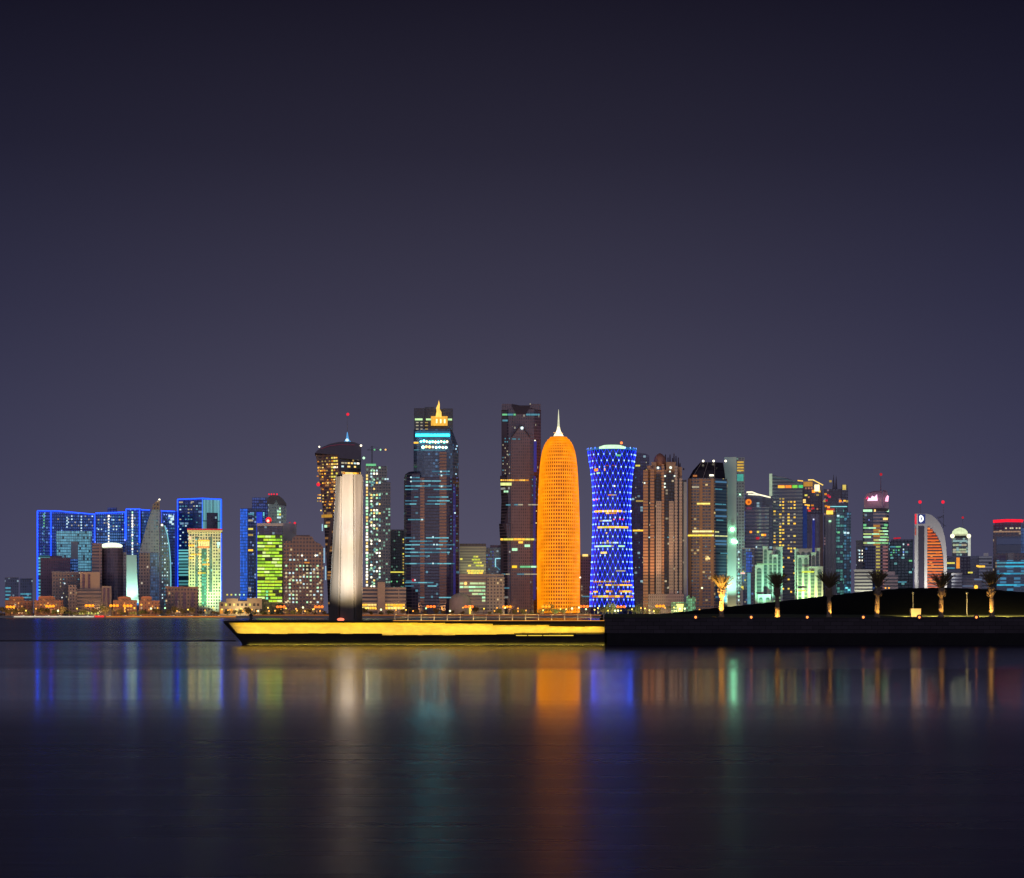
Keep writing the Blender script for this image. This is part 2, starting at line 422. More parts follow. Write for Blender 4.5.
pier_part('ledge', [(514, 633.7), (514, 633.0), (541, 633.0), (604.4, 632.6), (604.4, 633.9)], PD+.5, PD+1.45, SLABM)
px_ = 516.0
for l in (11, 14, 30):
    o = pier_part('light_slot', [(px_, 635.0), (px_+l, 635.0), (px_+l, 635.9), (px_, 635.9)], PD-.06, PD+.2, emis((255,215,70), 1.0)); px_ += l+1.2
def strip_light(px0, px1, y, Dd, tgt, power):
    d = bpy.data.lights.new('pier_lamp', 'AREA'); d.shape = 'RECTANGLE'; d.size = (px1-px0)*PD/F; d.size_y = .12; d.energy = power; d.color = (1,.585,.012)
    o = bpy.data.objects.new('pier_lamp', d); COL.objects.link(o); o.location = (W((px0+px1)/2, Dd), Dd, CH+(HY-y)*PD/F)
    o.rotation_euler = (Vector(tgt)).to_track_quat('-Z', 'Y').to_euler()
for i in range(7):
    a = 233 + i*53; e = min(a+52, 604)
    strip_light(a+(4 if i == 0 else 0), e, 632.9, PD+.25, (0, 1, .55), 128)
    strip_light(a, e, 622.9 if a < 420 else (625 if a < 540 else 626.8), PD+.75, (0, .75, -1), 88)

o_ = Vector(pier.location); obj('glow_ledge', mesh_data('glow_ledge', [Vector(p)-o_ for p in box_vf(W(247, PD), W(604.5, PD), PD-.5, PD-.02, -1, .05)[0]], box_vf(0,1,0,1,0,1)[1], CONC), pier)  # ledge added to carry the bright line along the waterline
for i in range(7):
    a = 249 + i*51
    d = bpy.data.lights.new('waterline_fill', 'AREA'); d.shape = 'RECTANGLE'; d.size = 50*PD/F; d.size_y = .1; d.energy = 110; d.color = (.95,.75,.05)  # unseen lamps added to light the ledge at the waterline
    o = bpy.data.objects.new('waterline_fill', d); COL.objects.link(o); o.location = (W(a+25, PD), PD-.12, .32); o.rotation_euler = Vector((0, .05, -1)).to_track_quat('-Z', 'Y').to_euler()
# railing on the pier deck
rl = empty('railing', (W(500, PD+2), PD+2, Zp(621, PD)))
tag(rl, 'thin metal railing with amber lit handrail along the pier deck', 'railing')
def rail_part(name, vf, mat): o = Vector(rl.location); return obj(name, mesh_data(name, [Vector(p)-o for p in vf[0]], vf[1], mat), rl)
RD = PD+2.0; zb, zt = Zp(621.0, RD), Zp(614.6, RD); RAILM = plain((.55,.5,.42), .5, .3)
for i in range(17):
    xx = W(395+i*13.05, RD); rail_part('post', tube_vf((xx, RD, zb), (xx, RD, zt), .085, n=6), RAILM)
for yy, th in ((614.4, .055), (617.6, .03)):
    rail_part('handrail' if yy < 616 else 'wire', tube_vf((W(393, RD), RD, Zp(yy, RD)), (W(605, RD), RD, Zp(yy, RD)), th, n=6), RAILM)
rail_part('light_strip', tube_vf((W(393, RD), RD-.25, zb+.05), (W(604.3, RD), RD-.25, zb+.05), .06, n=6), emis((235,150,50), .9, True))
for i in range(9): spot((W(401+i*26, PD+.9), PD+.9, zb+.15), (W(401+i*26, RD), RD+.6, zb+.7), 160, (1,.6,.15), 150, .5, .05)

# mooring bollard on the tip
bo = empty('bollard', (W(251, PD+1.4), PD+1.4, Zp(621, PD)))
tag(bo, 'short dark mooring bollard on the tip of the pier', 'bollard')
obj('post', mesh_data('post', *revolve_vf([(0,.34),(.1,.3),(.2,.24),(.75,.22),(.85,.3),(1.0,.32),(1.1,.2)], 0, 0, 16), DARKMET), bo)
obj('cap', mesh_data('cap', *revolve_vf([(1.1,.18),(1.25,.14),(1.32,.05)], 0, 0, 16), DARKMET), bo)

# the tall sculpture of seven steel plates
SD = 346.0
sculp = empty('steel_sculpture', (W(346, SD), SD, Zp(621, PD)))
tag(sculp, 'tall tapering sculpture of pale steel plates floodlit on the pier', 'sculpture')
bot = [(328.3,2.3),(338.6,.3),(355.2,0),(362.4,2.0),(361,4.6),(346,6.0),(332,4.8)]
tpp = [(335.8,1.9),(341.0,.3),(354.3,0),(363.2,1.6),(362,3.8),(350,4.8),(338,3.9)]
PLATE = plain((.085,.072,.06), .7, 0, .6, .8, 'weathered_steel', (1,1,.12))
zb0, zt0 = Zp(621.6, PD), Zp(474.0, SD)
for i in range(7):
    j = (i+1) % 7; Q = []
    for z, L in ((zb0, bot), (zt0 - (.35 if i in (0,3) else 0), tpp)):
        A = Vector((W(L[i][0], SD+L[i][1]), SD+L[i][1], z)); B = Vector((W(L[j][0], SD+L[j][1]), SD+L[j][1], z)); d = (B-A).normalized()
        A += d*.23; B -= d*.23; n_ = Vector((-d.y, d.x, 0)); c = Vector((W(346, SD), SD+2.5, z))
        if n_.dot(c-A) < 0: n_ = -n_
        Q += [A, B, B+n_*.4, A+n_*.4]
    o = Vector(sculp.location)
    obj('steel_plate', mesh_data('steel_plate', [p-o for p in Q], [(0,1,2,3),(4,5,6,7),(0,1,5,4),(1,2,6,5),(2,3,7,6),(3,0,4,7)], PLATE), sculp)
cv = [Vector((W(346, SD+2.6)+(W(x, SD+d)-W(346, SD+2.6))*.72, SD+2.6+(d-2.6)*.72, z))-Vector(sculp.location) for z, L in ((zb0, bot), (zt0-1.2, tpp)) for x, d in L]
obj('filler_core', mesh_data('filler_core', cv, [tuple(range(7)), tuple(range(7, 14))]+[(k, (k+1) % 7, 7+(k+1) % 7, 7+k) for k in range(7)], plain((.006,.005,.005), .9, spec=.05)), sculp)  # black filler added inside to keep light out of the seams
obj('base_light', mesh_data('base_light', *ball_vf((W(341, SD)-sculp.location.x, -.6, .2), .35, 1.8, 1, .8), emis((255,120,90), 1.6)), sculp)
LX, LY, LZ = W(347.5, SD-14), SD-14.5, Zp(621, PD)+.25
fx = [(LX, LY, (1,.80,.46), (W(348, SD), SD, 14), 74000, 56), (W(330, SD-10), SD-12, (.80,.90,1.0), (W(335, SD), SD+1.5, 15), 42000, 56),
      (W(372, SD-10), SD-12, (1,.76,.72), (W(360, SD), SD+1, 15), 30000, 56), (LX+1.2, LY, (1,.78,.46), (W(348, SD), SD, 24), 64000, 44)]
spot((LX-1, LY, LZ), (W(348, SD), SD, 40), 270000, (1,.78,.44), 44, 1.0, .12); spot((W(329, SD-10), SD-12, LZ), (W(336, SD), SD+1.5, 34), 125000, (.86,.90,1.0), 48, 1.0, .12); spot((W(373, SD-10), SD-12, LZ), (W(360, SD), SD+1, 34), 80000, (1,.78,.74), 48, 1.0, .12)
for i, (x, y, c, tg, pw, dg) in enumerate(fx):
    z = Zp(621, PD)+.25
    spot((x, y, z), tg, pw, c, dg, 1.0, .12)
    fl = obj('floodlight', mesh_data('floodlight', *join([box_vf(-.25,.25,-.15,.15,-.22,-.06), tube_vf((0,0,-.35),(0,0,-.2),.05)]), DARKMET), None, (x, y, z-.05))
    tag(fl, ['black floodlight on the pier deck before the sculpture centre','black floodlight on the pier deck left of the sculpture','black floodlight on the pier deck right of the sculpture','second black floodlight before the sculpture centre, on its right'][i], 'floodlight', 'floodlights round the sculpture')

# seafront park: wall, lawn, mound
WALLM = plain((.026,.022,.025), .85, 0, .3, .4, 'dark_masonry', (1,1,1), .15)
t_ = WALLM.node_tree; br = N(t_, 'ShaderNodeTexBrick'); br.inputs['Scale'].default_value = 1.0; br.inputs['Brick Width'].default_value = 1.9; br.inputs['Row Height'].default_value = .62; br.inputs['Mortar Size'].default_value = .035
br.inputs['Color1'].default_value = (.052,.043,.050,1); br.inputs['Color2'].default_value = (.036,.030,.034,1); br.inputs['Mortar'].default_value = (.014,.012,.013,1)
tb = N(t_, 'ShaderNodeTexCoord'); sb_ = N(t_, 'ShaderNodeSeparateXYZ'); cb_ = N(t_, 'ShaderNodeCombineXYZ'); t_.links.new(tb.outputs['Object'], sb_.inputs[0]); t_.links.new(sb_.outputs[0], cb_.inputs[0]); t_.links.new(sb_.outputs[2], cb_.inputs[1])
t_.links.new(cb_.outputs[0], br.inputs['Vector']); t_.links.new(br.outputs['Color'], t_.nodes['Principled BSDF'].inputs['Base Color'])
def wall_box(name, x0, x1, ya, yb, za, zb, mat, parent=None): return obj(name, mesh_data(name, *box_vf(x0, x1, ya, yb, za, zb), mat), parent)
zt_ = CH+(HY-617.4)*PD/F
sw = empty('park_sea_wall', (0,0,0)); tag(sw, 'dark stone sea wall below the palms on the right', 'sea wall')
xa = W(605, PD)
wall_box('upper_wall', xa, 420, PD, PD+6, 1.9, zt_-.18, WALLM, sw)
wall_box('coping', xa-.1, 420, PD-.12, PD+6.1, zt_-.18, zt_, plain((.034,.03,.032), .8, spec=.15), sw)
wall_box('footing', xa+.3, 420, PD-.7, PD+5, -2, 1.9, STONE, sw)
SOIL = plain((.008,.009,.007), .95, 0, .4, 1.2, 'dark_turf', (1,1,1), .1)
rid = [(600,617),(640,616),(681,612),(714,608),(740,605.5),(780,603),(800,598.5),(835,595),(870,591),(905,588.3),(940,587.6),(980,589),(1024,592.5),(1090,599),(1160,608),(1240,616)]
rid = [(600,617),(640,616),(681,612.3),(714,608.2),(750,604.6),(790,600.2),(835,595),(870,591),(905,588.3),(940,587.6),(980,589),(1024,592.5),(1090,599),(1160,608),(1240,616)]
def ridge(px):
    for (a, A), (b_, B) in zip(rid, rid[1:]):
        if a <= px <= b_: return A+(B-A)*(px-a)/(b_-a)
    return 617
v, f = [], []; nx, ny = 130, 26
for j in range(ny):
    for i in range(nx):
        px = 604+i*(1240-604)/(nx-1); k = j/(ny-1)
        y = PD+17+k*95
        h = (Zp(ridge(px), 388)-4.35)*math.sin(min(k*2.35, 1.0)*math.pi/2)**1.0 if k < .43 else (Zp(ridge(px), 388)-4.35)*math.cos((k-.43)/.57*math.pi/2)
        v.append((W(px, 388), y, 4.35+max(0, h)+.05*math.sin(px*.7+j*1.7)))
for j in range(ny-1):
    for i in range(nx-1): f.append((j*nx+i, j*nx+i+1, (j+1)*nx+i+1, (j+1)*nx+i))
o = obj('hill', mesh_data('hill', v, f, SOIL, True)); o['kind'] = 'structure'
LAWN = plain((.06,.075,.02), .95, 0, .4, 1.0, 'short_grass')
v = [(xa+.5, PD+6, zt_-.02), (420, PD+6, zt_-.02), (420, PD+24, zt_+.55), (xa+.5, PD+24, zt_+.55), (xa+.5, PD+6, 0), (420, PD+6, 0), (420, PD+60, 0), (xa+.5, PD+60, 0)]
o = obj('lawn', mesh_data('lawn', v, [(0,1,2,3),(0,1,5,4),(3,2,6,7)], LAWN)); o['kind'] = 'structure'
for px in (905, 930, 955, 978, 1002, 1030): spot((W(px, PD+10), PD+9, zt_+1.2), (W(px+10, PD+14), PD+14, zt_+.2), 4200, (1,.74,.20), 105, .8, .1)

# round wall lamps set in the park wall
WL = mesh_data('lamp_globe', *ball_vf((0,0,0), .22), emis((255,140,65), 2.4, True), True); WR = mesh_data('lamp_ring', *revolve_vf([(-.1,.2),(-.02,.46),(.05,.42),(.08,.2)], 0, 0, 18), DARKMET)
wl_lab = ['round orange lamp in the park wall just left of the golden palm','round orange lamp in the park wall between the golden palm and the second palm','round orange lamp in the park wall between the second and third palms','round orange lamp in the park wall just left of the fourth palm','round orange lamp in the park wall below the sand coloured cabinet','round orange lamp in the park wall between the last two palms']
for i, px in enumerate((695.5, 751, 807, 863, 919, 976)):
    r0 = empty('wall_lamp', (W(px, PD), PD-.2, Zp(617.2, PD))); tag(r0, wl_lab[i], 'lamp', 'round lamps along the park wall')
    obj('lamp_globe', WL, r0); q = obj('lamp_ring', WR, r0); q.rotation_euler = (R(90), 0, 0)

# palms
BARK = plain((.20,.15,.10), .9, 0, .55, 2.5, 'palm_bark', (1,1,3)); FROND = plain((.13,.095,.04), .8, 0, .4, 1.5, 'dry_frond')
def palm(px, ytop, w, ybase, lab, seed, tilt=0, spread=1.0, lamps=()):
    D = PD+8; q = random.Random(seed); z0 = zt_+.02; H = Zp(ytop, D)-z0; hw = w*.5*D/F
    r0 = empty('palm_tree', (W(px, D), D, z0)); tag(r0, lab, 'palm tree', 'palms along the park wall')
    hn = H*.62
    prof = []
    nseg = 46
    for k in range(nseg+1):
        u = k/nseg; z = u*hn
        rr = .40-.06*u+(.10 if u < .06 else 0)
        if u > .7: rr = .36+.17*math.sin((u-.7)/.3*math.pi*.8)          # the swollen boss of cut leaf bases
        if .60 < u < .72: rr -= .05
        rr += .045*(1 if k % 2 else -1)                                  # leaf-scar rings
        prof.append((z, rr))
    vf = revolve_vf(prof, 0, 0, 14)
    vv = [Vector((p[0]+tilt*(p[2]/hn)**2+q.uniform(-.025,.025), p[1]+q.uniform(-.025,.025), p[2])) for p in vf[0]]
    obj('trunk', mesh_data('trunk', vv, vf[1], BARK), r0)
    st = []                                                              # stubs of cut leaves below the crown
    for k in range(34):
        a = q.uniform(0, 6.28); z = hn*q.uniform(.68, 1.0)
        c = Vector((tilt+.42*math.cos(a), .42*math.sin(a), z)); e = c+Vector((.32*math.cos(a), .32*math.sin(a), .3))
        st.append(tube_vf(c, e, .075, .03, 5))
    obj('leaf_stub', mesh_data('leaf_stub', *join(st), BARK), r0)
    base = Vector((tilt, 0, hn*.94)); V, Fc = [], []
    L = H-hn*.94
    for k in range(66):
        a = q.uniform(0, 2*math.pi); lean = q.uniform(.05, 1.0)**.5*spread
        out = hw*lean*1.28; up = L*(1.0-.22*lean*lean)*q.uniform(.82, 1.03)
        if q.random() < .10: up *= .62; out *= 1.05
        pts = []
        for i in range(9):
            u = i/8; rad = out*(.50*u+.50*u*u)+.12*u*(1-u); zz = up*(u-.0*u*u) if lean < .6 else up*(u*(1.06-.06*u))-.25*max(0, u-.8)*lean
            pts.append(base+Vector((rad*math.cos(a), rad*math.sin(a), zz)))
        for i in range(8):
            n = len(V); wv, wf = tube_vf(pts[i], pts[i+1], .05*(1-i/9)+.012, .05*(1-(i+1)/9)+.01, 4); V += wv; Fc += [tuple(x+n for x in g) for g in wf]
        side = Vector((-math.sin(a), math.cos(a), 0))
        for i in range(2, 9):
            for s in (-1, 1):
                for h in (0, .5):
                    p = pts[i-1].lerp(pts[i], h); d = (pts[i]-pts[i-1]).normalized()
                    ll = .75*(1-.55*abs(i/8-.5))*q.uniform(.7, 1.1)
                    e = p+(d*.78+side*s*.5+Vector((q.uniform(-.2,.2), q.uniform(-.2,.2), q.uniform(-.15,.1))))*ll
                    n = len(V); wd = d.cross(side)*.02+d*.045
                    V += [p-wd, p+wd, e, p+d.cross(side)*.02]; Fc += [(n, n+1, n+2), (n+1, n+3, n+2), (n+3, n, n+2)]
    obj('crown', mesh_data('crown', V, Fc, FROND), r0)
    for (dx, dy, tz, pw, deg) in lamps:
        spot((W(px, D)+dx, D+dy, z0+.12), (W(px, D)+tilt*.5, D, z0+tz), pw*2.2, (1,.55,.11), deg, .5, .08)
palm(721.5, 573, 20, 617, 'palm floodlit golden from its base to its crown', 1, .05, 1, [(-.9,-2.2,3.2,4200,60),(.8,-2.8,6.4,5500,52)])
palm(777.5, 570, 20, 617, 'palm with dark crown whose short trunk foot glows orange', 2, -.1, 1.0, [(-.3,-1.6,.7,420,60)])
palm(829, 570, 21, 617, 'palm with full dark crown before the pale grey shaft', 3, .0, 1.05, [(.9,-1.0,1.6,520,44)])
palm(877, 569, 19, 617, 'palm with dark crown below the pink lit tower', 4, .15, .95, [(.2,-1.7,1.8,560,52)])
palm(941, 570, 23, 617, 'leaning palm with ragged crown below the curved white tower', 5, .1, 1.15, [(.5,-1.6,2.3,420,55),(-1.1,-1.2,2.4,260,50)])
palm(992, 569, 20, 617, 'palm with brightly lit left side of its trunk at the far right', 6, -.15, 1.0, [(-1.2,-1.2,2.3,1300,58)])

# electrical cabinet and path lamps
cb = empty('cabinet', (W(916, PD+7), PD+7, zt_)); tag(cb, 'sand coloured box cabinet on the park lawn between two palms', 'cabinet')
SAND = plain((.55,.44,.26), .8, 0, .2, 1.5); hw = 5*(PD+7)/F
obj('body', mesh_data('body', *box_vf(-hw, hw, 0, 1.1, .1, 1.36), SAND), cb); obj('plinth', mesh_data('plinth', *box_vf(-hw-.05, hw+.05, -.05, 1.15, 0, .1), WALLM), cb)
obj('lid', mesh_data('lid', *box_vf(-hw-.04, hw+.04, -.04, 1.14, 1.36, 1.43), SAND), cb)
for s in (-1, 1): obj('door', mesh_data('door', *box_vf(min(s*.04, s*(hw-.08)), max(s*.04, s*(hw-.08)), -.025, .01, .2, 1.28), SAND), cb)
spot((W(916, PD+5), PD+4.2, zt_+.1), (W(916, PD+7), PD+7, zt_+.8), 900, (1,.66,.2), 70, .6, .1)
for px, yt, lab in ((913, 592, 'slim grey path lamp standing behind the sand coloured cabinet'), (967, 592, 'slim grey path lamp standing between the last two palms')):
    D = PD+16; z0 = zt_+.14; h = Zp(yt, D)-z0
    r0 = empty('path_lamp', (W(px, D), D, z0)); tag(r0, lab, 'lamp post', 'path lamps in the park')
    PO = plain((.16,.15,.15), .5)
    obj('post', mesh_data('post', *tube_vf((0,0,0), (0,0,h-.3), .085, .065, 10), PO), r0); obj('base_plate', mesh_data('base_plate', *revolve_vf([(0,.2),(.08,.2),(.14,.1)], 0, 0, 12), PO), r0)
    obj('lamp_head', mesh_data('lamp_head', *revolve_vf([(h-.32,.07),(h-.28,.2),(h-.1,.26),(h-.04,.2),(h,.03)], 0, 0, 12), PO), r0)

# ================================================================== THE SKYLINE, from left to right
NAVY = fac((.03,.10,.34), (.04,.20,.78), 3.6, 3.0, .7, .62, .05, (120,170,220), .45)  # blue glass, with the wash of the blue neon put into its colours
NAVY2 = fac((.05,.10,.24), (.04,.11,.38), 3.6, 4.2, .8, .7, .04, (140,180,200), .4)
AQUA = fac((.20,.38,.42), (.1,.3,.34), 3.3, 2.7, .86, .78, .95, (92,160,185), .62)  # aqua floodlight on the facade, put in as a glow of the panes
AQUA2 = fac((.02,.08,.10), (.1,.3,.34), 3.9, 40, .98, .62, .98, (110,200,200), .62)
PBL = fac((.02,.06,.16), (.1,.2,.4), 3.6, 3.0, .8, .7, .95, (50,110,190), .5)
PLUM = fac((.16,.10,.17), (.08,.06,.11), 3.6, 3.2, .6, .55, .0)
GREYB = fac((.30,.26,.25), (.06,.06,.09), 3.9, 3.9, .55, .55, .03, (220,210,180), .5)
TAN = plain((.42,.35,.29), .8, 0, .2, .1); TANW = fac((.40,.33,.28), (.07,.06,.07), 3.8, 3.8, .5, .5, .05, (230,200,140), .5)
STRIPEB = fac((.42,.35,.29), (.05,.045,.05), 4.2, 60, .985, .5, 0)
BROWN = fac((.28,.20,.17), (.05,.045,.06), 4.3, 4.1, .58, .52, .03, (230,200,140), .5)
RUST = fac((.46,.27,.17), (.11,.11,.14), 3.7, 3.4, .8, .55, .03, (230,200,120), .5)
GREY = plain((.40,.40,.42), .7, 0, .2, .05); LGREY = plain((.55,.56,.55), .7, 0, .2, .05)
SLATE = fac((.24,.27,.34), (.13,.16,.23), 3.6, 3.2, .7, .6, .04, (170,200,210), .4)
DGLASS = fac((.09,.09,.14), (.06,.07,.13), 3.6, 3.4, .85, .75, .02, (150,190,200), .45)
TEALG = fac((.12,.19,.22), (.09,.18,.21), 3.6, 3.6, .8, .7, .06, (120,200,200), .45)
WHITEB = plain((.68,.67,.64), .7, 0, .15, .05)

# -- pale office blocks at the far left
for i, (x0, x1, y0) in enumerate(((5, 18.5, 578), (20, 32.5, 579))):
    B = Bld('office_block', ['small pale grey office block, leftmost building on the shore','small pale office block between the leftmost one and the blue outlined hotel'][i], 'office', 2560, (x0+x1)/2, 'twin pale office blocks', (x0, x1), ['the leftmost pale office block','the second pale office block'][i])
    B.box('wall', x0, x1, y0, SLATE); B.box('parapet', x0-.3, x1+.3, y0-.8, GREY, y0, -1.5, 34, reg=False)
    for y in ((588, 591.5, 595, 599) if i == 0 else (594, 597.5, 601)): B.band(x0+.5, (x0+6 if i == 0 else x1-1), y, 1.5, [emis((90,180,210), .7), DIMC], .15, 4)
    B.done()
# -- blue outlined hotel towers
B = Bld('hotel_tower', 'wide dark blue hotel outlined in blue neon at the far left', 'hotel', 2520, 66, 'blue outlined hotel towers', (37, 95), 'the wide neon hotel')
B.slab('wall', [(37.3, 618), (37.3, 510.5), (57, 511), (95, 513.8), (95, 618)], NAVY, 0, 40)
B.line([(37.5, 600), (37.5, 511)], 1.22, BLUE); B.line([(37.5, 511), (57, 511), (95, 514)], 1.01, BLUE); B.line([(51, 556), (51, 511.5)], 0.94, BLUE); B.line([(94.8, 542), (94.8, 514)], 0.94, BLUE)
B.panel(38.6, 556, 50, 600, AQUA2, 'lit_panel'); B.panel(57, 531, 91, 541.4, AQUA, 'lit_panel', proud=2); B.panel(57, 541.5, 70.5, 558, AQUA, 'lit_panel', proud=2); B.panel(78.5, 541.5, 91, 571, AQUA, 'lit_panel', proud=2)
B.panel(71, 541.5, 78, 559, GREY, 'panel', proud=1); B.panel(71, 559.5, 78, 572, PBL, 'lit_panel', proud=1)
for x, ya, yb, m in ((44, 513, 528, GRN), (67, 516, 528.5, COOL), (81.3, 515, 541, COOL)): B.grid(x-.7, x+.7, ya, yb, 1, int((yb-ya)/2.7), 1.1, 1.5, [m], .95)
B.grid(44-.7, 44+.7, 530, 555, 1, 8, 1.0, 1.2, [DIMC], .9); B.grid(81.3-.7, 81.3+.7, 543, 570, 1, 9, 1.2, 1.4, [GREENW], .9)
B.grid(53, 94, 514.5, 530, 12, 5, 1.2, 1.3, [DIMW, COOL, DIMC, DIMY], .33)
B.done()
B = Bld('hotel_tower', 'neon outlined hotel behind the block with the white lit crown', 'hotel', 2540, 110, 'blue outlined hotel towers', (96, 125), 'the neon hotel behind the white crown')
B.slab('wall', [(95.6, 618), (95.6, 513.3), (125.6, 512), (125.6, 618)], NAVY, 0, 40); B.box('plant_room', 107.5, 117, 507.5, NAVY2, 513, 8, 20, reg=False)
B.line([(95.6, 513.2), (125.6, 512)], 1.01, BLUE); B.line([(125.2, 541), (125.2, 512)], 0.86, BLUE)
B.panel(97.5, 532, 124, 543.5, PBL, 'lit_panel')
B.grid(108, 109.4, 514.5, 543, 1, 10, 1.3, 1.6, [COOL, WHITE], 1); B.grid(97, 124, 515, 531, 9, 5, 1.3, 1.3, [DIMW, COOL, DIMC], .35)
B.ball(124.8, 540, .9, emis((160,180,255), 1.3)); B.ball(95.8, 542, .9, emis((160,180,255), 1.2))
B.done()
B = Bld('hotel_tower', 'neon outlined hotel tower with a column of white lights and glowing green foot', 'hotel', 2500, 133, 'blue outlined hotel towers', (126, 139), 'the green footed neon hotel')
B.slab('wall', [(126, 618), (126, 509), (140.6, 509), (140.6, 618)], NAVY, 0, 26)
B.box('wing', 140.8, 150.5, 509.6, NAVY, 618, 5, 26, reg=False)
B.slab('base', [(124.6, 603), (126.2, 580), (126.2, 555), (136.6, 555), (137, 575), (139, 603)], WHITEB, -4, 3.7, reg=False)
B.line([(126.2, 540), (126.2, 509)], 0.86, BLUE); B.line([(126.2, 509), (140.4, 509)], 1.01, BLUE); B.line([(139.7, 543), (139.7, 509)], 0.94, BLUE); B.line([(140.5, 509.3), (150, 509.8)], 0.94, BLUE, df=4.6)
B.grid(131.6, 133.2, 511, 556, 1, 16, 1.3, 1.9, [COOL, GREENW, WHITE], 1); B.grid(131.6, 133, 557, 598, 1, 14, 1.0, 1.6, [GREENW], 1, name='lamp')
B.grid(127, 139, 512, 553, 4, 11, 1.1, 1.2, [DIMC, DIMW], .2)
B.done()
spot((W(132, 2490), 2484, 3), (W(132, 2500), 2496, 30), 60000, (.5,1,.76), 80, .5, 1); spot((W(132, 2490), 2470, 4), (W(132, 2500), 2496, 45), 190000, (.5,1,.80), 45, .6, 1)
B = Bld('hotel_tower', 'low neon hotel wing seen right of the pointed sail tower', 'hotel', 2540, 170, 'blue outlined hotel towers', (162, 176), 'the neon wing beside the sail tower')
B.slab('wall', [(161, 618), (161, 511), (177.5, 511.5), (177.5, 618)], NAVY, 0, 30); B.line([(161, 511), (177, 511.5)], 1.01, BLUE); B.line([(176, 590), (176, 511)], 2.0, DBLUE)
for (x, y, w, h) in ((168.5, 516, 3.2, 2.2), (170.5, 519, 3.4, 2.6), (169.4, 522, 2.6, 2.4), (172.5, 517.5, 1.4, 4), (171.6, 524, 2.2, 1.6)): B.win(x, y-h/2, x+w, y+h/2, COOL)
B.grid(163, 175, 513, 530, 5, 5, 1, 1.2, [DIMC, PBLUE], .4); B.done()
B = Bld('hotel_tower', 'tallest neon outlined tower with a pale aqua right face', 'hotel', 2560, 200, 'blue outlined hotel towers', (177, 187), 'the tall neon tower')
B.prism('wall', [(177.2, 10), (202.3, 0), (221.6, 10), (197, 60)], 498.4, NAVY2)
B.line([(177.6, 499), (202.3, 498.4), (221.4, 499)], 1.08, BLUE); B.line([(177.6, 600), (177.6, 499)], 1.01, BLUE); B.line([(221.2, 600), (221.2, 499)], 1.58, BLUE); B.line([(202.4, 529), (202.4, 499)], 1.0, emis((60,120,255), 1))
B.panel(203.2, 499.6, 220, 600, fac((.05,.16,.17), (.2,.4,.4), 60, 2.4, .8, .98, .99, (105,185,190), .55), 'lit_panel'); B.panel(207, 512.6, 217, 530, DGLASS, 'window', proud=1.4)
B.panel(178.6, 549.5, 191, 586, AQUA2, 'lit_panel', proud=1)
B.grid(179, 201, 501, 547, 8, 14, 1.5, 1.2, [DIMW, COOL, DIMC, DIMC], .27); B.win(179, 501.2, 183, 502.6, DIMW); B.win(191, 501.2, 194, 502.2, DIMW)
B.done()
# -- blocks standing before the hotels
B = Bld('office_block', 'plain dark plum office block before the wide neon hotel', 'office', 2450, 55, None, (40, 52), 'the plum block')
B.box('wall', 40.5, 70.3, 558.5, PLUM); B.box('parapet', 40.2, 70.6, 557.6, PLUM, 558.5, -.8, 34, reg=False); B.box('plant_room', 50, 62, 555.8, PLUM, 557.6, 6, 16, reg=False); B.done()
B = Bld('office_block', 'grey brown block with a grid of small square windows', 'office', 2400, 66, None, (52, 68), 'the gridded grey block')
B.box('wall', 52, 81, 572.5, GREYB); B.box('parapet', 51.7, 81.3, 571.6, GREY, 572.5, -.8, 34, reg=False)
for x, y in ((64.7, 583.5), (56.3, 587), (53.5, 587.6), (62, 597.5)): B.ball(x, y, .75, emis((225,235,240), 1.3), 'lamp', -.6)
B.grid(53, 80, 574, 602, 9, 8, 1, 1.1, [DIMC, DIMW], .12); B.done()
B = Bld('office_block', 'stepped tan stone building with dark horizontal window bands', 'office', 2370, 90, None, (68, 112), 'the stepped tan building')
B.box('wall', 77, 101.5, 589, STRIPEB); B.box('tower_block', 80, 100, 572, TAN, 591, 4, 22, reg=False)
for x in (82.5, 88): B.panel(x, 574, x+2.3, 588.5, PLUM, 'window', df=3.6)
B.box('wing', 68, 76.8, 585, TANW, 618, -1, 26, reg=False); B.box('wing', 101.8, 111.5, 586, TAN, 618, -1, 26, reg=False)
for x in (103.3, 107.3): B.panel(x, 588, x+2, 608, PLUM, 'window', df=-1.4)
for x in range(79, 100, 3): B.win(x, 612, x+2, 614.3, emis((220,220,110), .9), 'shop_window')
for y in (594.5, 597.5, 601): B.ball(72.3, y, .6, DIMW, 'lamp', -1.6)
B.done()
B = Bld('office_tower', 'round fronted dark glass tower with a glowing white crown', 'office tower', 2430, 108, None, (112, 115), 'the white crowned tower')
B.box('wall', 92, 102, 543.5, fac((.34,.25,.24), (.08,.07,.1), 3.8, 30, .95, .5, 0)); n = 9
ft = [(101.5+(123-101.5)*(.5-.5*math.cos(math.pi*i/n)), 14-14*math.sin(math.pi*i/n)) for i in range(n+1)] + [(123, 36), (101.5, 36)]
B.prism('round_front', ft, 548.5, fac((.10,.09,.15), (.06,.06,.11), 3.6, 2.6, .7, .55, 0))
B.box('side_wing', 123.2, 126.5, 552, SLATE, 618, 10, 26, reg=False)
B.add('crown', ball_vf((W(111.6, 2440), 2441, Zp(545.8, 2440)), 10.8*2440/F, 1, .9, .30, 28, 8), emis((235,250,215), 1.4, True), smooth=True)
B.loft('crown_rim', [(548.6, ft), (547.4, ft)], GREY, reg=False)
B.grid(93, 101, 546, 590, 3, 12, 1.2, 1.2, [DIMC], .1); B.done()
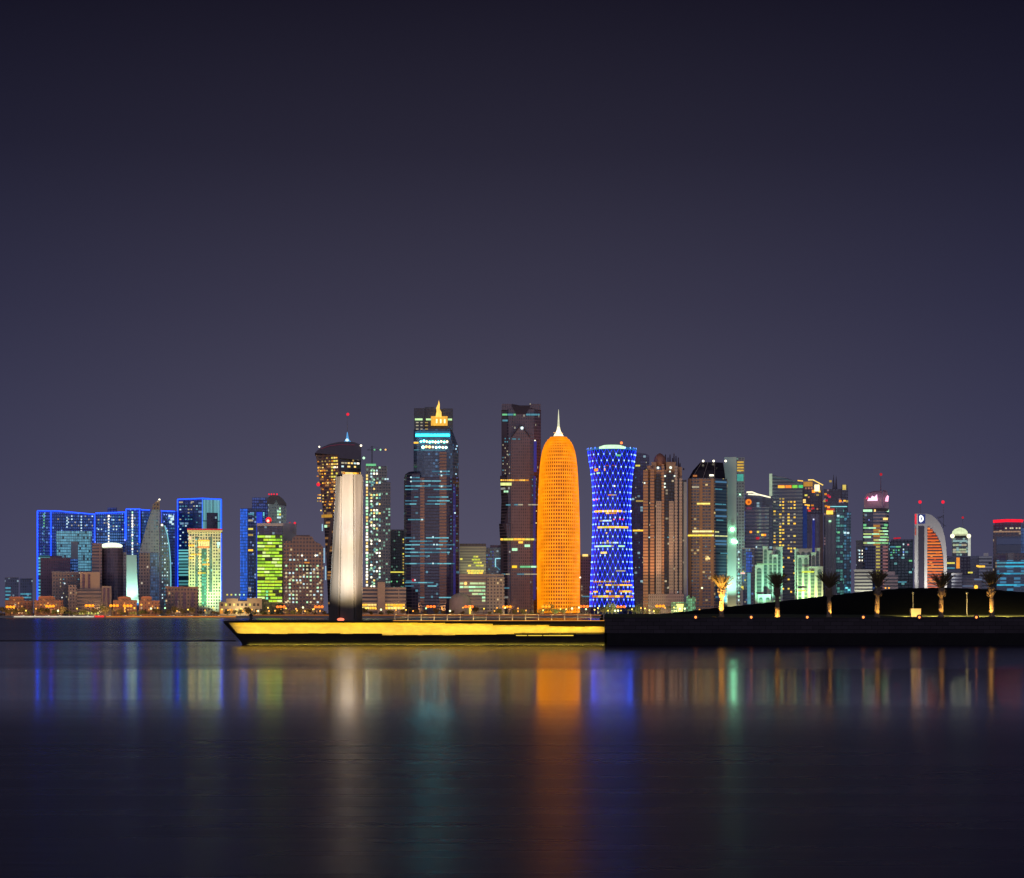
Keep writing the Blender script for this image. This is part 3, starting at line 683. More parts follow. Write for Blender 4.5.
# -- the sail tower
B = Bld('office_tower', 'pointed sail shaped tower with curved left shoulder and white tip lamps', 'office tower', 2460, 156, None, (139, 166), 'the sail tower')
SAILM = fac((.26,.32,.42), (.19,.25,.35), 3.6, 3.6, .65, .6, 0)
B.slab('wall', [(139, 618), (139, 556), (140.5, 548), (144, 535), (147.5, 522), (151, 512), (154, 506), (159.6, 506), (159.6, 618)], SAILM, 0, 26)
B.slab('spire', [(152, 509.5), (153, 504.5), (155, 502.5), (158.4, 500), (159.6, 500), (159.6, 509.5)], BROWN, -1.2, 16, reg=False)
B.box('low_wall', 138.8, 150, 553, GREYB, 618, -1.2, 16, reg=False); B.panel(150.2, 553, 158.6, 612, fac((.10,.16,.24), (.12,.2,.32), 3.6, 3, .8, .7, .9, (48,92,140), .4), 'lit_panel', proud=.8)
B.slab('half_wall', [(160, 618), (160, 524), (165, 525.5), (167.6, 535), (169.4, 546), (170.6, 560), (171, 575), (171, 618)], fac((.12,.16,.22), (.10,.14,.22), 3.6, 3, .7, .6, 0), -1.5, 24)
B.line([(164.9, 525.5), (167.5, 535), (169.3, 546), (170.5, 560), (170.9, 575), (170.9, 590)], 1.2, emis((120,200,215), .95)); B.line([(161.8, 510), (161.8, 523)], .8, emis((60,90,255), 1), df=-1.6)
B.grid(161.2, 168.6, 529, 606, 3, 24, 1.1, 1.4, [COOL, DIMC, emis((90,130,170), .8)], .75); B.grid(150.5, 158, 519, 550, 3, 10, 1, 1.2, [DIMC], .4)
B.ball(159.4, 499.6, .95, WHITE, 'tip_lamp', 4); B.ball(162, 525, 1.1, WHITE, 'tip_lamp', -2); B.done()
B = Bld('apartment_block', 'short brown apartment block below the sail tower', 'apartments', 2360, 181, None, (166, 196), 'the short brown block')
B.box('wall', 165.5, 198.5, 587.5, BROWN); B.box('parapet', 165.2, 198.8, 586.6, plain((.3,.2,.16)), 587.5, -.8, 34, reg=False)
for x in (175, 183, 191): B.panel(x, 592, x+3, 612, PLUM, 'window_strip')
B.grid(167, 198, 590, 610, 10, 6, 1, 1.2, [DIMW, DIMY, COOL], .07); B.done()
# -- the floodlit yellow green tower
B = Bld('hotel_tower', 'floodlit pale stone tower glowing yellow green with a gold arcade on top', 'hotel', 2440, 205, None, (197, 222), 'the floodlit yellow green tower')
B.box('wall', 188.5, 221, 532, fac((.66,.64,.52), (.06,.09,.08), 3.7, 3.5, .58, .56, .05, (230,220,120), .5), 618, 0, 34)
B.box('cornice', 187.3, 222.2, 530, plain((.7,.62,.4)), 532, -2, 38, reg=False); B.panel(187.5, 528.7, 222, 530, DRED, 'roof_light', df=-1.4)
B.panel(201.5, 549, 206.6, 606, fac((.05,.12,.12), (.05,.2,.2), 3.7, 3, .8, .7, .5, (80,160,150), .45), 'window_strip')
for x in (195.4, 209.3): B.panel(x, 537, x+2.8, 592, TEALG, 'window_strip')
B.panel(195, 540, 210, 541.2, GOLD, 'cornice_light')
for i in range(6): B.panel(196+i*2.4, 541.4, 197.4+i*2.4, 546.2, emis((250,225,130), 1.3), 'arch_light')
B.panel(195.5, 546.4, 210, 547.8, emis((255,150,70), 1.1), 'cornice_light')
for (x0, x1, y) in ((188.6, 195, 545.5), (191, 203, 554.5), (189, 194, 558), (203, 209, 560), (202, 210, 564.5), (198, 206, 573)): B.band(x0, x1, y, 1.7, [emis((235,215,60), 1.0), GOLD], .1, 4)
B.win(188.8, 536.5, 191, 539.5, emis((255,200,160), 1.2)); B.win(217, 542, 220, 545, emis((200,255,230), 1.2)); B.win(217.6, 545, 219, 548, emis((200,255,230), 1.2)); B.done()
spot((W(200, 2400), 2396, 4), (W(203, 2440), 2440, 55), 270000, (.62,1,.34), 80, .6, 1); spot((W(216, 2410), 2410, 4), (W(217, 2440), 2440, 30), 80000, (.62,1,.6), 75, .6, 1)
spot((W(196, 2400), 2410, 30), (W(204, 2440), 2440, 100), 190000, (1,.82,.32), 50, .7, 1)
# -- low arcaded building
B = Bld('arcade_building', 'low cream arcaded building with lit arches beside the pier tip', 'low building', 2330, 240, None, (222, 258), 'the cream arcade')
ARC = plain((.34,.29,.22), .8, 0, .2, .2)
B.slab('wall', [(219, 618), (219, 602), (226, 602), (226, 598.5), (238, 598.5), (238, 601), (247, 601), (247, 598), (262, 598), (262, 618)], ARC, 0, 18)
for x in range(221, 261, 4): B.panel(x, 603.5, x+2, 606, rnd.choice([DARKMET, YEL, DARKMET, WARM]), 'window')
for x in range(220, 261, 5): B.panel(x, 609, x+3, 613.5, rnd.choice([AMBER, DARKMET, WARM, GOLD]), 'arch')
B.grid(221, 246, 592, 597.5, 6, 1, 1.4, 1.5, [YEL, GREENW], .7, name='lamp'); B.done()
point((W(240, 2322), 2318, 9), 14000, (1,.75,.35), 1)
# -- the blue slab and the green office in front of it
B = Bld('office_tower', 'tall blue lit tower with an arched grey top behind the green office', 'office tower', 2520, 262, None, (240, 256), 'the blue lit tower')
B.box('rear_block', 252, 271, 497.5, fac((.06,.08,.2), (.05,.09,.3), 3.6, 3, .8, .7, .9, (48,80,170), .30), 618, 10, 30, reg=False)
B.slab('arched_block', [(268, 618), (268, 499), (269, 496.5), (273, 495.5), (278, 496.5), (282, 499.5), (285, 504), (286.3, 509), (286.3, 618)], SLATE, 4, 36, reg=False)
B.slab('arched_roof', [(266, 504), (268, 498), (270, 495.5), (274, 494.7), (279, 495.6), (283, 498.8), (286.4, 503.5), (286.4, 505), (279, 505), (276, 499), (274, 504)], plain((.07,.06,.09)), 2, 30, reg=False)
B.box('wall', 240.5, 262.5, 508.5, fac((.03,.05,.16), (.03,.06,.25), 3.6, 3, .75, .65, .05, (140,170,230), .5))
B.panel(240.3, 509, 247.5, 600, fac((.02,.08,.35), (.02,.1,.4), 3.6, 2, .8, .85, 1, (20,92,220), .9), 'lit_panel'); B.panel(256.5, 512, 262.3, 600, emis((20,55,205), .9), 'lit_panel')
for y, m in ((514, DIMC), (520.5, DIMW), (529, YEL), (535, DIMY), (550.3, GOLD)): B.win(248.3, y-.9, 253, y+.9, m)
for y in (588, 590.5): B.win(248.5, y-1, 251, y+1, DIMW)
B.grid(248.5, 254, 553, 600, 3, 13, .9, 1.3, [emis((70,110,190), .7)], .7); B.grid(252, 265, 512, 518, 5, 3, 1.5, 1.2, [CYAN, DIMC], .5)
B.grid(277, 281, 507, 519, 2, 4, 1.6, 1.8, [YEL, GREENW, COOL], .8, df=None)
for x in (269, 271.5, 274, 277): B.ball(x, 494.2, .85, RED, 'beacon', 3)
B.done()
B = Bld('office_building', 'office with every floor lit bright lime green', 'office', 2420, 270, None, (258, 283), 'the lime green office')
B.box('wall', 257.2, 282.6, 526, fac((.10,.14,.03), (.08,.12,.03), 3.7, 2.2, .8, .6, 0)); B.box('parapet', 256.8, 283.2, 523.2, LGREY, 525.9, -1, 34, reg=False)
B.panel(258, 526.2, 282.4, 534.8, DGLASS, 'window_strip')
y = 536.6
while y < 604:
    B.band(257.4, 282.4, y, 2.05, [LIME, LIME, LIME2, LIME3, emis((205,235,50), 1.0)], .10, 5.5); y += 3.22
B.grid(266, 268, 590, 600, 1, 3, 2, 2, [emis((140,255,190), 1.1)], 1)
B.add('sign_frame', join([tube_vf((W(266, 2424), 2424, Zp(524, 2424)), (W(267, 2424), 2424, Zp(520, 2424)), .4), tube_vf((W(271, 2424), 2424, Zp(524, 2424)), (W(270, 2424), 2424, Zp(520, 2424)), .4)]), DARKMET)
B.ball(268.6, 520, 3.0, emis((255,35,45), 1.3), 'beacon', 6); B.ball(268, 520.8, 1.4, emis((255,190,160), 2.0), 'lamp', 2.2); B.done()
B = Bld('office_tower', 'plain grey slab tower with a red topped stub mast', 'office tower', 2470, 290, None, (283, 284), 'the grey slab')
B.box('wall', 283, 296.5, 523.5, GREY); B.mast(294.6, 523, 533, 1.8, GREY, -3); B.ball(294.8, 523, 1.1, RED, 'beacon', -3); B.ball(290, 522.8, .8, DRED, 'beacon', 4); B.box('parapet', 282.8, 296.8, 522.9, LGREY, 523.5, -.5, 33, reg=False); B.done()
B = Bld('apartment_block', 'brown stepped apartment block dotted with white lit windows', 'apartments', 2400, 303, None, (284, 327), 'the brown apartments')
B.slab('wall', [(283.5, 618), (283.5, 541), (292.5, 541), (292.5, 538), (295, 536.5), (312, 536.5), (314.5, 541), (320.5, 544), (323.5, 548), (323.5, 618)], BROWN, 0, 30)
B.box('roof_block', 296, 310, 535, plain((.3,.2,.16)), 537, 6, 16, reg=False); B.panel(304, 564, 311.5, 571.5, DARKMET, 'window'); B.win(304.3, 562, 309.5, 563.2, AMBER)
B.grid(284.5, 323, 553, 562, 10, 2, 1.9, 1.5, [DIMW, COOL], .25); B.grid(284.5, 323, 564, 604, 11, 11, 1.9, 1.7, [DIMW, COOL, GREENW, emis((230,220,170), .9)], .55)
for x, y in ((302, 555.5), (315.5, 555.5)): B.ball(x, y, .9, WHITE, 'lamp', -.8)
B.done()
# -- the leaning tower behind the sculpture
B = Bld('office_tower', 'dark tower flaring upward under a curved cap, behind the steel sculpture', 'office tower', 2500, 340, None, (328, 362), 'the flaring dark tower')
lv_l, lv_r = [], []
for y, a, m_, b_ in ((618, 328.5, 345, 359), (560, 326.3, 343, 359.5), (515, 323.5, 341.5, 360.2), (480, 319.5, 339.5, 360.8), (454, 315.8, 338, 361)):
    lv_l.append((y, [(a, 16), (m_, 0), (m_, 48), (a+4, 48)])); lv_r.append((y, [(m_, 0), (b_, 14), (b_, 48), (m_, 48)]))
B.loft('wall', lv_r, fac((.07,.06,.09), (.03,.03,.05), 3.8, 3.4, .8, .65, .03, (230,190,110), .5)); B.grid(341, 359.5, 461, 468, 6, 2, 2.3, 1.6, [WARM, WHITE, COOL, DIMW], .8); B.band(339, 359, 473.2, 2.6, [GOLD, AMBER, WARM], .05, 3)
B.loft('wall', lv_l, fac((.22,.15,.13), (.07,.055,.06), 3.8, 3.0, .6, .6, .15, (200,140,70), .4))
B.grid(317, 338, 456, 512, 9, 18, 1.4, 1.2, [WARM, AMBER, AMBER, DIMY, GOLD], .5, jit=.6); B.grid(331, 338, 456, 478, 3, 7, 1.9, 1.6, [WARM, WHITE, YEL], .7)
B.win(321.3, 514, 332.5, 517, emis((205,150,50), .8))
for x, ya, yb in ((321.8, 524, 531), (323.6, 548, 563), (325, 566, 580)): B.win(x, ya, x+1.2, yb, emis((150,190,215), 1.0))
B.win(324.5, 524.5, 327.2, 527, GREENW)
B.slab('roof_cap', [(314.8, 453.2), (318, 450), (323, 446.8), (330, 443.8), (338, 442), (347, 441.2), (355, 442.2), (361.3, 444.8), (361.3, 460), (338.5, 458), (338, 455)], plain((.035,.025,.05), .35), -1.5, 48, reg=False)
B.line([(321, 449), (330, 446), (340, 444.6), (355, 445)], .5, emis((120,40,70), .6), 'roof_line', df=-2)
B.mast(347.2, 413.5, 441.4, 1.0, STEEL, 14, .25); B.loft('spire', [(442, [(343, 8), (351.5, 8), (351.5, 20), (343, 20)]), (438.5, [(346, 11), (349, 11), (349, 17), (346, 17)]), (431, [(347, 13), (347.5, 13), (347.5, 15), (347, 15)])], emis((90,170,235), .9), reg=False)
B.ball(347, 440.2, 1.6, emis((190,235,255), 1.8), 'lamp', 6); B.ball(347.8, 414.3, 1.5, RED, 'beacon', 14); B.ball(318.3, 484.4, 1.9, RED, 'beacon', 8); B.ball(319.3, 446.8, .9, WHITE, 'lamp', -4); B.ball(361, 445.6, 1.1, WHITE, 'lamp', -4); B.done()
B = Bld('tower_block', 'unfinished slim tower covered in rows of white green work lights', 'tower', 2490, 377, None, (363, 366), 'the tower of work lights')
UNF = fac((.30,.33,.33), (.06,.08,.08), 3.7, 3.3, .7, .6, .10, (150,210,180), .45)
B.box('wall', 365.5, 387, 466, UNF); B.box('wing', 382, 390.5, 482, UNF, 618, -2, 28, reg=False); B.box('crown', 366, 376, 463.8, GRN, 466, 2, 20, reg=False)
B.grid(365.5, 368.4, 474, 590, 1, 36, 2.0, 2.0, [WHITE, GREENW, WARM], 1); B.grid(370, 381, 466, 588, 4, 40, 1.7, 1.7, [GREENW, WHITE, COOL, WARM, DIMC], .55, rowp=(.4, .9, 1.2)); B.grid(382, 389, 474, 575, 3, 30, 1.7, 1.6, [COOL, GREENW, DIMC, DIMW], .5, rowp=(.3, .8, 1.2))
B.ball(363.8, 458, 1.3, emis((190,255,200), 1.5), 'lamp', -2); B.done()
cr = Bld('tower_crane', 'tower crane with three small lamps above the unfinished tower', 'crane', 2495, 376)
cr.mast(372, 446, 466, .9, DARKMET, 6, .9); cr.add('jib', tube_vf((W(367, 2501), 2501, Zp(450, 2501)), (W(388, 2501), 2501, Zp(449.8, 2501)), .45, .3, 4), DARKMET)
cr.add('tie_bar', join([tube_vf((W(372, 2501), 2501, Zp(446, 2501)), (W(384, 2501), 2501, Zp(449.8, 2501)), .12, n=4), tube_vf((W(372, 2501), 2501, Zp(446, 2501)), (W(368, 2501), 2501, Zp(449.8, 2501)), .12, n=4)]), DARKMET)
for x, m in ((374.5, GRN), (380.5, GREENW), (385.6, emis((255,200,120), 1.4))): cr.ball(x, 449.7, .95, m, 'lamp', 5)
B = Bld('office_tower', 'dim grey green tower beside the tall round shouldered one', 'office tower', 2640, 395, None, (391, 404), 'the dim grey green tower')
B.box('wall', 389, 406, 531, fac((.16,.18,.18), (.08,.11,.11), 3.7, 3.2, .7, .6, .05, (110,170,140), .35)); B.box('parapet', 390, 406, 529.5, GREY, 531, -.5, 30, reg=False)
B.grid(402, 404.6, 538, 590, 1, 18, 1.3, 1.4, [YEL, DIMY], .75); B.win(390, 571.5, 404, 572.7, YEL); B.grid(390, 404, 580, 592, 5, 4, 1.2, 1.3, [GRN, GREENW], .3); B.done()
B = Bld('low_building', 'low tan building with bright yellow lit ground floor right of the sculpture', 'low building', 2360, 383, None, (362, 404), 'the tan building with the yellow ground floor')
B.box('wall', 360, 406, 587, STRIPEB, 618, 0, 24); B.box('pillar', 377.6, 385, 582, TAN, 618, -4, 20, reg=False)
for x0, x1 in ((362, 376.8), (385.5, 405)):
    B.band(x0, x1, 604.8, 1.8, [GOLD, YEL, WARM], 0, 3); B.band(x0, x1, 608, 2.4, [GOLD, emis((255,225,120), 1.3)], .05, 3)
B.done()
# -- the round shouldered twin
B = Bld('office_tower', 'tall dark tower with rounded shoulder, cyan lit floors and golden flame crown', 'office tower', 2440, 432, 'two tallest dark towers', (405, 458), 'the flame crowned tower')
TWIN = fac((.085,.08,.12), (.04,.045,.095), 3.7, 3.0, .85, .7, .015, (90,160,180), .4, rough=.1)
low = [(404, 16), (406.5, 6), (411, 1), (418, 0), (446, 0), (453, 5), (459, 18), (452, 52), (410, 52)]
B.prism('wall', low, 477, TWIN)
sh = [(404, 16), (406.5, 6), (411, 1), (418, 0), (420, 0), (420, 40), (410, 40)]; B.loft('shoulder', [(477.4, sh), (473.5, [(x+1.2 if x < 415 else x, d) for x, d in sh]), (471, [(x+4.5 if x < 412 else x, d+2) for x, d in sh])], TWIN, reg=False)
up = [(413.6, 12), (417, 3), (424, .6), (446, .6), (453, 5.5), (458.6, 18.5), (452, 50), (417, 50)]
upt = [(413.6, 12), (417, 3), (424, .6), (445, .6), (450, 5.5), (452.5, 18.5), (448, 50), (417, 50)]
BLG = fac((.10,.15,.25), (.07,.13,.24), 3.7, 3.0, .85, .7, .05, (70,120,160), .35, rough=.1)
B.loft('upper_wall', [(477.4, up), (446, up), (429.5, upt)], BLG, reg=False)
keep = B.surf; B.surf = [(0, upt), (429.5, upt), (446, up), (470.5, up), (471.5, low), (900, low)]
for x0, x1, y0, d in ((414, 424.5, 408.2, 4), (424.6, 434.5, 407, 8), (434.6, 443, 409, 10), (443.1, 453, 408.4, 6)): B.box('crown_frame', x0, x1, y0, fac((.10,.10,.13), (.03,.035,.05), 3.6, 3.4, .8, .65, 0), 430, d, 30, reg=False)
B.panel(431, 416, 447.5, 425.5, emis((255,185,60), 1.0), 'sign_board', df=2); B.slab('flame_sign', [(435.5, 417), (436.6, 411), (436.2, 408), (438, 404), (438.8, 400), (439.8, 404.5), (439.6, 409), (441.4, 412), (441.6, 417)], emis((255,205,90), 1.3), 1, 2.5, reg=False)
for x in (436, 440, 444): B.panel(x, 419, x+1.4, 423, emis((255,240,170), 2), 'lamp', df=1.2)
for (a, b_) in ((415, 422.5), (426, 431), (448, 452)): B.win(a, 418.4, b_, 420.2, emis((200,245,170), 1.1), df=1.5)
for y in (422.5, 425.5, 429): B.win(416, y-.5, 418.5, y+.5, DIMW, df=1.5); B.win(420.5, y-.5, 422.5, y+.5, DIMW, df=1.5); B.win(425, y-.5, 428, y+.5, DIMY, df=1.5)
for k in range(8): B.panel(415.2+k*4.3, 431.5, 419.6+k*4.3, 437.6, emis((50,120,150), .8), 'lit_panel', proud=.3)
for k in range(8): B.panel(415.6+k*4.25, 434.3, 419.8+k*4.25, 436, emis((14,190,215), 36.0, True), 'light_strip', proud=.7)
B.band(413.8, 419, 442.7, 1.6, [YEL, GOLD], 0, 4)
for i in range(10): B.ball(421+i*2.9, 441.5+rnd.uniform(-.6,.9), rnd.uniform(.8,1.2), rnd.choice([emis((120,250,245), 9.0, True), emis((120,255,205), 9.0, True), emis((255,235,170), 5.0)]), 'lamp', 0)
for i in range(8): B.ball(423+i*3.3, 447+rnd.uniform(-.4,.6), rnd.uniform(.9,1.4), rnd.choice([emis((255,225,160), 5), emis((180,255,230), 8.0), emis((255,190,120), 3)]), 'lamp', 0)
for x, y in ((448.6, 449.7), (456, 449), (457, 446), (456, 474)): B.ball(x, y, .8, emis((170,215,240), 1.3), 'lamp', 4)
B.win(414, 449.5, 419, 450.3, DIMC); B.win(421, 449.8, 445, 450.4, DIMC)
CY = [emis((75,150,170), .8), emis((60,120,145), .75), emis((110,190,205), .9)]
for y, a, b_, g in ((471.3, 432, 450, .2), (474.5, 438, 450, .4), (477.6, 405, 420, .25), (481, 405, 445, .2), (486, 405, 452, .25), (489.4, 405, 452, .3), (497, 405, 450, .15), (500.8, 405, 450, .15), (504, 405, 452, .1), (519.6, 408, 432, .5), (537.8, 405, 452, .15), (541.2, 405, 452, .3), (544.8, 405, 455, .1), (548.8, 405, 452, .1), (552.3, 405, 450, .1), (556, 405, 430, .1), (563.6, 405, 455, .2), (582.6, 405, 438, .1), (586, 405, 437, .2), (597.5, 420, 452, .15)): B.band(a, b_, y, 1.15, CY, g, 7)
for x, y in ((422, 519.6), (433, 537), (434, 544.6), (437, 544.6), (433, 563.4), (455, 513), (415, 580), (411, 477.3), (411, 481.4), (441, 471.6), (441.5, 475.5), (441.5, 486.4)): B.ball(x, y, .85, emis((200,235,240), 1.2), 'lamp', -1)
B.panel(420.2, 478, 424.5, 604, fac((.42,.25,.19), (.14,.09,.09), 3.7, 30, .98, .4, 0), 'stone_strip', proud=.25); B.panel(439.5, 452, 446.5, 604, fac((.42,.25,.19), (.14,.09,.09), 3.7, 30, .98, .4, 0), 'stone_strip', proud=.25)
B.panel(453.2, 486, 455.6, 596, emis((38,34,120), .55), 'light_strip', proud=.3); B.win(412, 579, 415.5, 581.4, DRED)
B.grid(449.5, 458.5, 476, 560, 3, 24, .9, 1.2, [emis((90,100,170), .7), DIMC], .4); B.done()
# -- low lit buildings between the twins
B = Bld('low_building', 'pale office with a pyramid of yellow lit floors between the two tall towers', 'office', 2500, 472, None, (460, 462), 'the yellow pyramid office')
B.box('wall', 459.5, 486, 546, fac((.36,.36,.30), (.20,.20,.17), 3.4, 60, .985, .5, 0)); B.box('parapet', 459.5, 486, 543.6, fac((.1,.08,.1), (.05,.05,.06), 4, 4, .5, .6, 0), 546, -.5, 34, reg=False)
for i, y in enumerate((556.6, 559.6, 562.6, 565.6)): B.band(473.5-2.2*i*.8, 478.5+2*i*.9, y, 1.6, [YEL, emis((205,215,70), .9)], .1, 3)
for a, b_, y in ((460, 463, 559), (467, 484, 570.8), (468, 483, 573)): B.band(a, b_, y, 1.8, [GOLD, YEL], .05, 3)
B.done(); spot((W(473, 2480), 2470, 45), (W(473, 2500), 2500, 70), 26000, (.95,.95,.45), 80, .7, 1)
B = Bld('office_building', 'blue grey office with a bright cyan square frame beside the plum tower', 'office', 2520, 493, None, None, None)
B.box('wall', 485.5, 502, 547.5, SLATE); B.box('parapet', 490, 502, 545, PLUM, 547.5, 2, 24, reg=False); B.line([(495.4, 567), (495.4, 558.6), (500.5, 558.4)], .9, emis((150,220,235), 1.1), 'light_strip'); B.line([(495.8, 566), (500, 570)], .8, DIMC, 'light_strip')
B.grid(486, 494, 550, 571, 4, 6, 1, 1.3, [emis((80,90,180), .7), DIMC], .35); B.done()
B = Bld('low_building', 'brown low building with green white office floors and a small dome', 'low building', 2380, 480, None, (462, 503), 'the brown building with the dome')
B.box('wall', 459.5, 504, 574, fac((.34,.28,.25), (.17,.14,.14), 3.8, 60, .985, .45, 0), 618, 0, 26); B.box('wing', 487, 504.5, 577, TANW, 618, -2, 20, reg=False)
for y, a in ((583.4, 459.8), (587, 459.8), (590.6, 469), (594, 472), (597.5, 482), (600.6, 482)): B.band(a, 485.6, y, 1.9, [GREENW, emis((170,230,170), .9), emis((210,235,170), .9)], .04, 6)
B.ball(465.6, 583.4, 1.6, emis((255,200,110), 1.6), 'lamp', -1.5); B.panel(456.5, 605, 470, 611, emis((110,190,190), .6), 'window_strip', df=-9); B.panel(468.6, 605.5, 471, 614, emis((250,225,90), 1.3), 'doorway', df=-9.5)
Dd = 2378; B.add('dome', revolve_vf([(GZ, 12.6), (Zp(605, Dd), 12.6), (Zp(600, Dd), 12.2), (Zp(596.5, Dd), 9.8), (Zp(594, Dd), 6), (Zp(592.8, Dd), 1.5)], W(460, Dd), Dd-1, 24), plain((.36,.32,.30), .6), smooth=True); B.done()
# -- the plum twin
B = Bld('office_tower', 'tall dark plum tower with notched square crown left of the orange tower', 'office tower', 2500, 521, 'two tallest dark towers', (503, 535), 'the dark plum tower')
PL2 = fac((.17,.13,.17), (.08,.065,.095), 3.7, 2.8, .6, .65, .01, (200,200,170), .4, rough=.12); PL3 = fac((.12,.09,.13), (.05,.045,.075), 3.7, 2.8, .7, .65, .02, (190,190,180), .4, rough=.12)
def sq(a, b_, d=0): return [(a, 10+d), (a+7, d), (b_-7, d), (b_, 10+d), (b_-3, 50), (a+3, 50)]
B.loft('wall', [(618, sq(500.6, 541)), (547, sq(500.6, 541)), (523.4, sq(499, 542.2))], PL3, reg=False); B.loft('middle_wall', [(523.2, sq(500.6, 541, 1)), (500, sq(501.4, 540.6, 1)), (475.2, sq(500, 541.4, 1))], PL3, reg=False)
B.loft('upper_wall', [(475, sq(501.6, 540.8, 2)), (409, sq(501.4, 541, 2))], PL2, reg=False)
B.surf = [(0, sq(501.4, 541, 2)), (475, sq(501.6, 540.8, 2)), (523, sq(500.6, 541, 1)), (523.4, sq(499, 542.2)), (547, sq(500.6, 541)), (900, sq(500.6, 541))]
B.slab('crown', [(501.6, 410), (501.8, 403.8), (512, 403.8), (516, 412.5), (526, 412.5), (530, 403.8), (540.6, 403.8), (540.8, 410)], PL2, 2.6, 40, reg=False)
B.slab('notch_infill', [(511.5, 405.4), (530.5, 405.4), (526.2, 414), (516, 414)], plain((.04,.025,.04)), 1.4, 8, reg=False)  # dark slab set over the crown's notch, standing in for its depth
B.slab('arch_bay', [(511, 618), (511, 438), (513, 434.5), (520.8, 424.5), (528.4, 434.5), (530.2, 438), (530.2, 618)], fac((.20,.145,.17), (.09,.075,.10), 3.7, 2.6, .55, .62, .0, rough=.12), -1.6, 4, reg=False)
B.line([(511.4, 437.4), (520.8, 425), (530, 437.4)], .7, plain((.03,.02,.03)), 'arch_rib', df=-2)
for a, b_, y, m in ((502.2, 516, 414.6, [GRN, DIMC]), (526, 540, 414.6, [GRN, DIMC]), (502.5, 508, 420.5, [DIMC])): B.band(a, b_, y, 1.7, m, .05, 5)
B.ball(522, 428, 1.5, emis((215,245,245), 1.6), 'lamp', -2.4); B.win(512, 438.6, 516, 439.6, DIMC, df=-2); B.win(518, 438.8, 520, 439.6, DIMC, df=-2)
B.band(500.6, 529, 480.3, 1.5, [GOLD, AMBER, emis((255,190,80), 1.0)], .02, 3, df=-2.2); B.win(500.5, 482.8, 511.5, 485.6, emis((235,245,150), 1.1), df=-2.2); B.grid(503.5, 511, 490, 493, 3, 1, 1.8, 1.8, [GREENW], .9, )
for a, b_, y, m in ((503, 511, 505, [DIMW, DIMC]), (514, 540, 504.8, [DIMW, DIMC])): B.band(a, b_, y, 1.2, m, .3, 4, df=-2.2)
B.band(500.4, 541, 539.4, 1.9, [YEL, GOLD, YEL], .15, 4, df=-2.4); B.win(518.5, 541.4, 523, 543.4, GOLD, df=-2.4); B.win(524.6, 544.6, 530, 547, GREENW, df=-2.4); B.win(512, 548.2, 517.4, 550.8, GREENW, df=-2.4)
B.win(512, 565.6, 517, 568, emis((255,205,40), 1.2), df=-2.4); B.band(520, 540, 566.8, 1.8, [GRN, GREENW], .1, 4, df=-2.4); B.band(501.5, 541, 574.2, 1, [DIMC, DIMW], .3, 5, df=-2.4); B.band(502, 510, 588, 1.1, [DIMC], .2, 4)
B.grid(502, 510.5, 437, 475, 4, 12, 1, 1.2, [DIMW, DIMC], .4); B.panel(533.8, 441, 536.6, 472, emis((45,45,150), .6), 'light_strip', proud=.4); B.panel(533.4, 476, 535.6, 600, emis((40,45,150), .45), 'light_strip', proud=.5)
B.ball(534.6, 440.8, 1.1, WHITE, 'lamp', 4); B.ball(532.4, 473.4, 1.3, GREENW, 'lamp', 4); B.ball(530.2, 404, .6, DIMW, 'lamp', 2); B.grid(531, 540, 478, 500, 3, 7, .9, 1.1, [DIMC], .3); B.done()
# -- the orange tower: a lattice of rings and ribs, floodlight put in as its glow, round a dark core
D = 2450
B = Bld('round_tower', 'bullet shaped tower glowing orange all over under a white needle', 'tower', D, 558, None, (537, 580), 'the orange tower')
prof = [(618, 21.3), (600, 21.5), (570, 21.7), (540, 21.6), (515, 21.2), (490, 20.3), (470, 19.3), (458, 18.1), (450, 16.6), (444, 14.6), (440, 12.4), (437, 9.8), (434.6, 6.4), (433.3, 2.6)]
def pr(y, P):
    for (a, A), (b_, C) in zip(P, P[1:]):
        if b_ <= y <= a: return A+(C-A)*(a-y)/(a-b_)
    return P[-1][1]
CX = W(559.0, D); k_ = D/F
ORW, t_, b_ = new_mat('lit_lattice'); b_.inputs['Base Color'].default_value = (.10,.05,.01,1)
te_ = N(t_, 'ShaderNodeTexCoord'); n_ = N(t_, 'ShaderNodeTexNoise'); n_.inputs['Scale'].default_value = .09; n_.inputs['Detail'].default_value = 6; t_.links.new(te_.outputs['Object'], n_.inputs['Vector'])
b_.inputs['Emission Color'].default_value = (*s2l((255,142,5)), 1); t_.links.new(M_(t_, 'MULTIPLY_ADD', n_.outputs[0], 1.3, .50), b_.inputs['Emission Strength']); ORW.cycles.emission_sampling = 'NONE'
ORC, t_, b_ = new_mat('lit_core'); b_.inputs['Base Color'].default_value = (.05,.02,.01,1); b_.inputs['Emission Color'].default_value = (*s2l((176,82,6)), 1); b_.inputs['Emission Strength'].default_value = .5; ORC.cycles.emission_sampling = 'NONE'
B.add('wall', revolve_vf([(max(Zp(y, D), GZ), max(.4, r*k_-1.5)) for y, r in prof], CX, D+24, 96), ORC, smooth=True)
V, Fc = [], []
def ring(y, th):
    r_ = pr(y, prof)*k_; z = Zp(y, D); n = 120; b0 = len(V)
    for i in range(n):
        a = 2*math.pi*i/n
        for dr, dz in ((-.7, -th), (0, -th), (0, th), (-.7, th)): V.append((CX+(r_+dr)*math.cos(a), D+24+(r_+dr)*math.sin(a), z+dz))
    for i in range(n):
        for q in range(4): Fc.append((b0+i*4+q, b0+i*4+(q+1) % 4, b0+((i+1) % n)*4+(q+1) % 4, b0+((i+1) % n)*4+q))
y = 612.0
while y > 434:
    ring(y, .92); y -= 3.7 if y > 452 else 2.6
B.add('lattice_ring', (V, Fc), ORW)
V, Fc = [], []
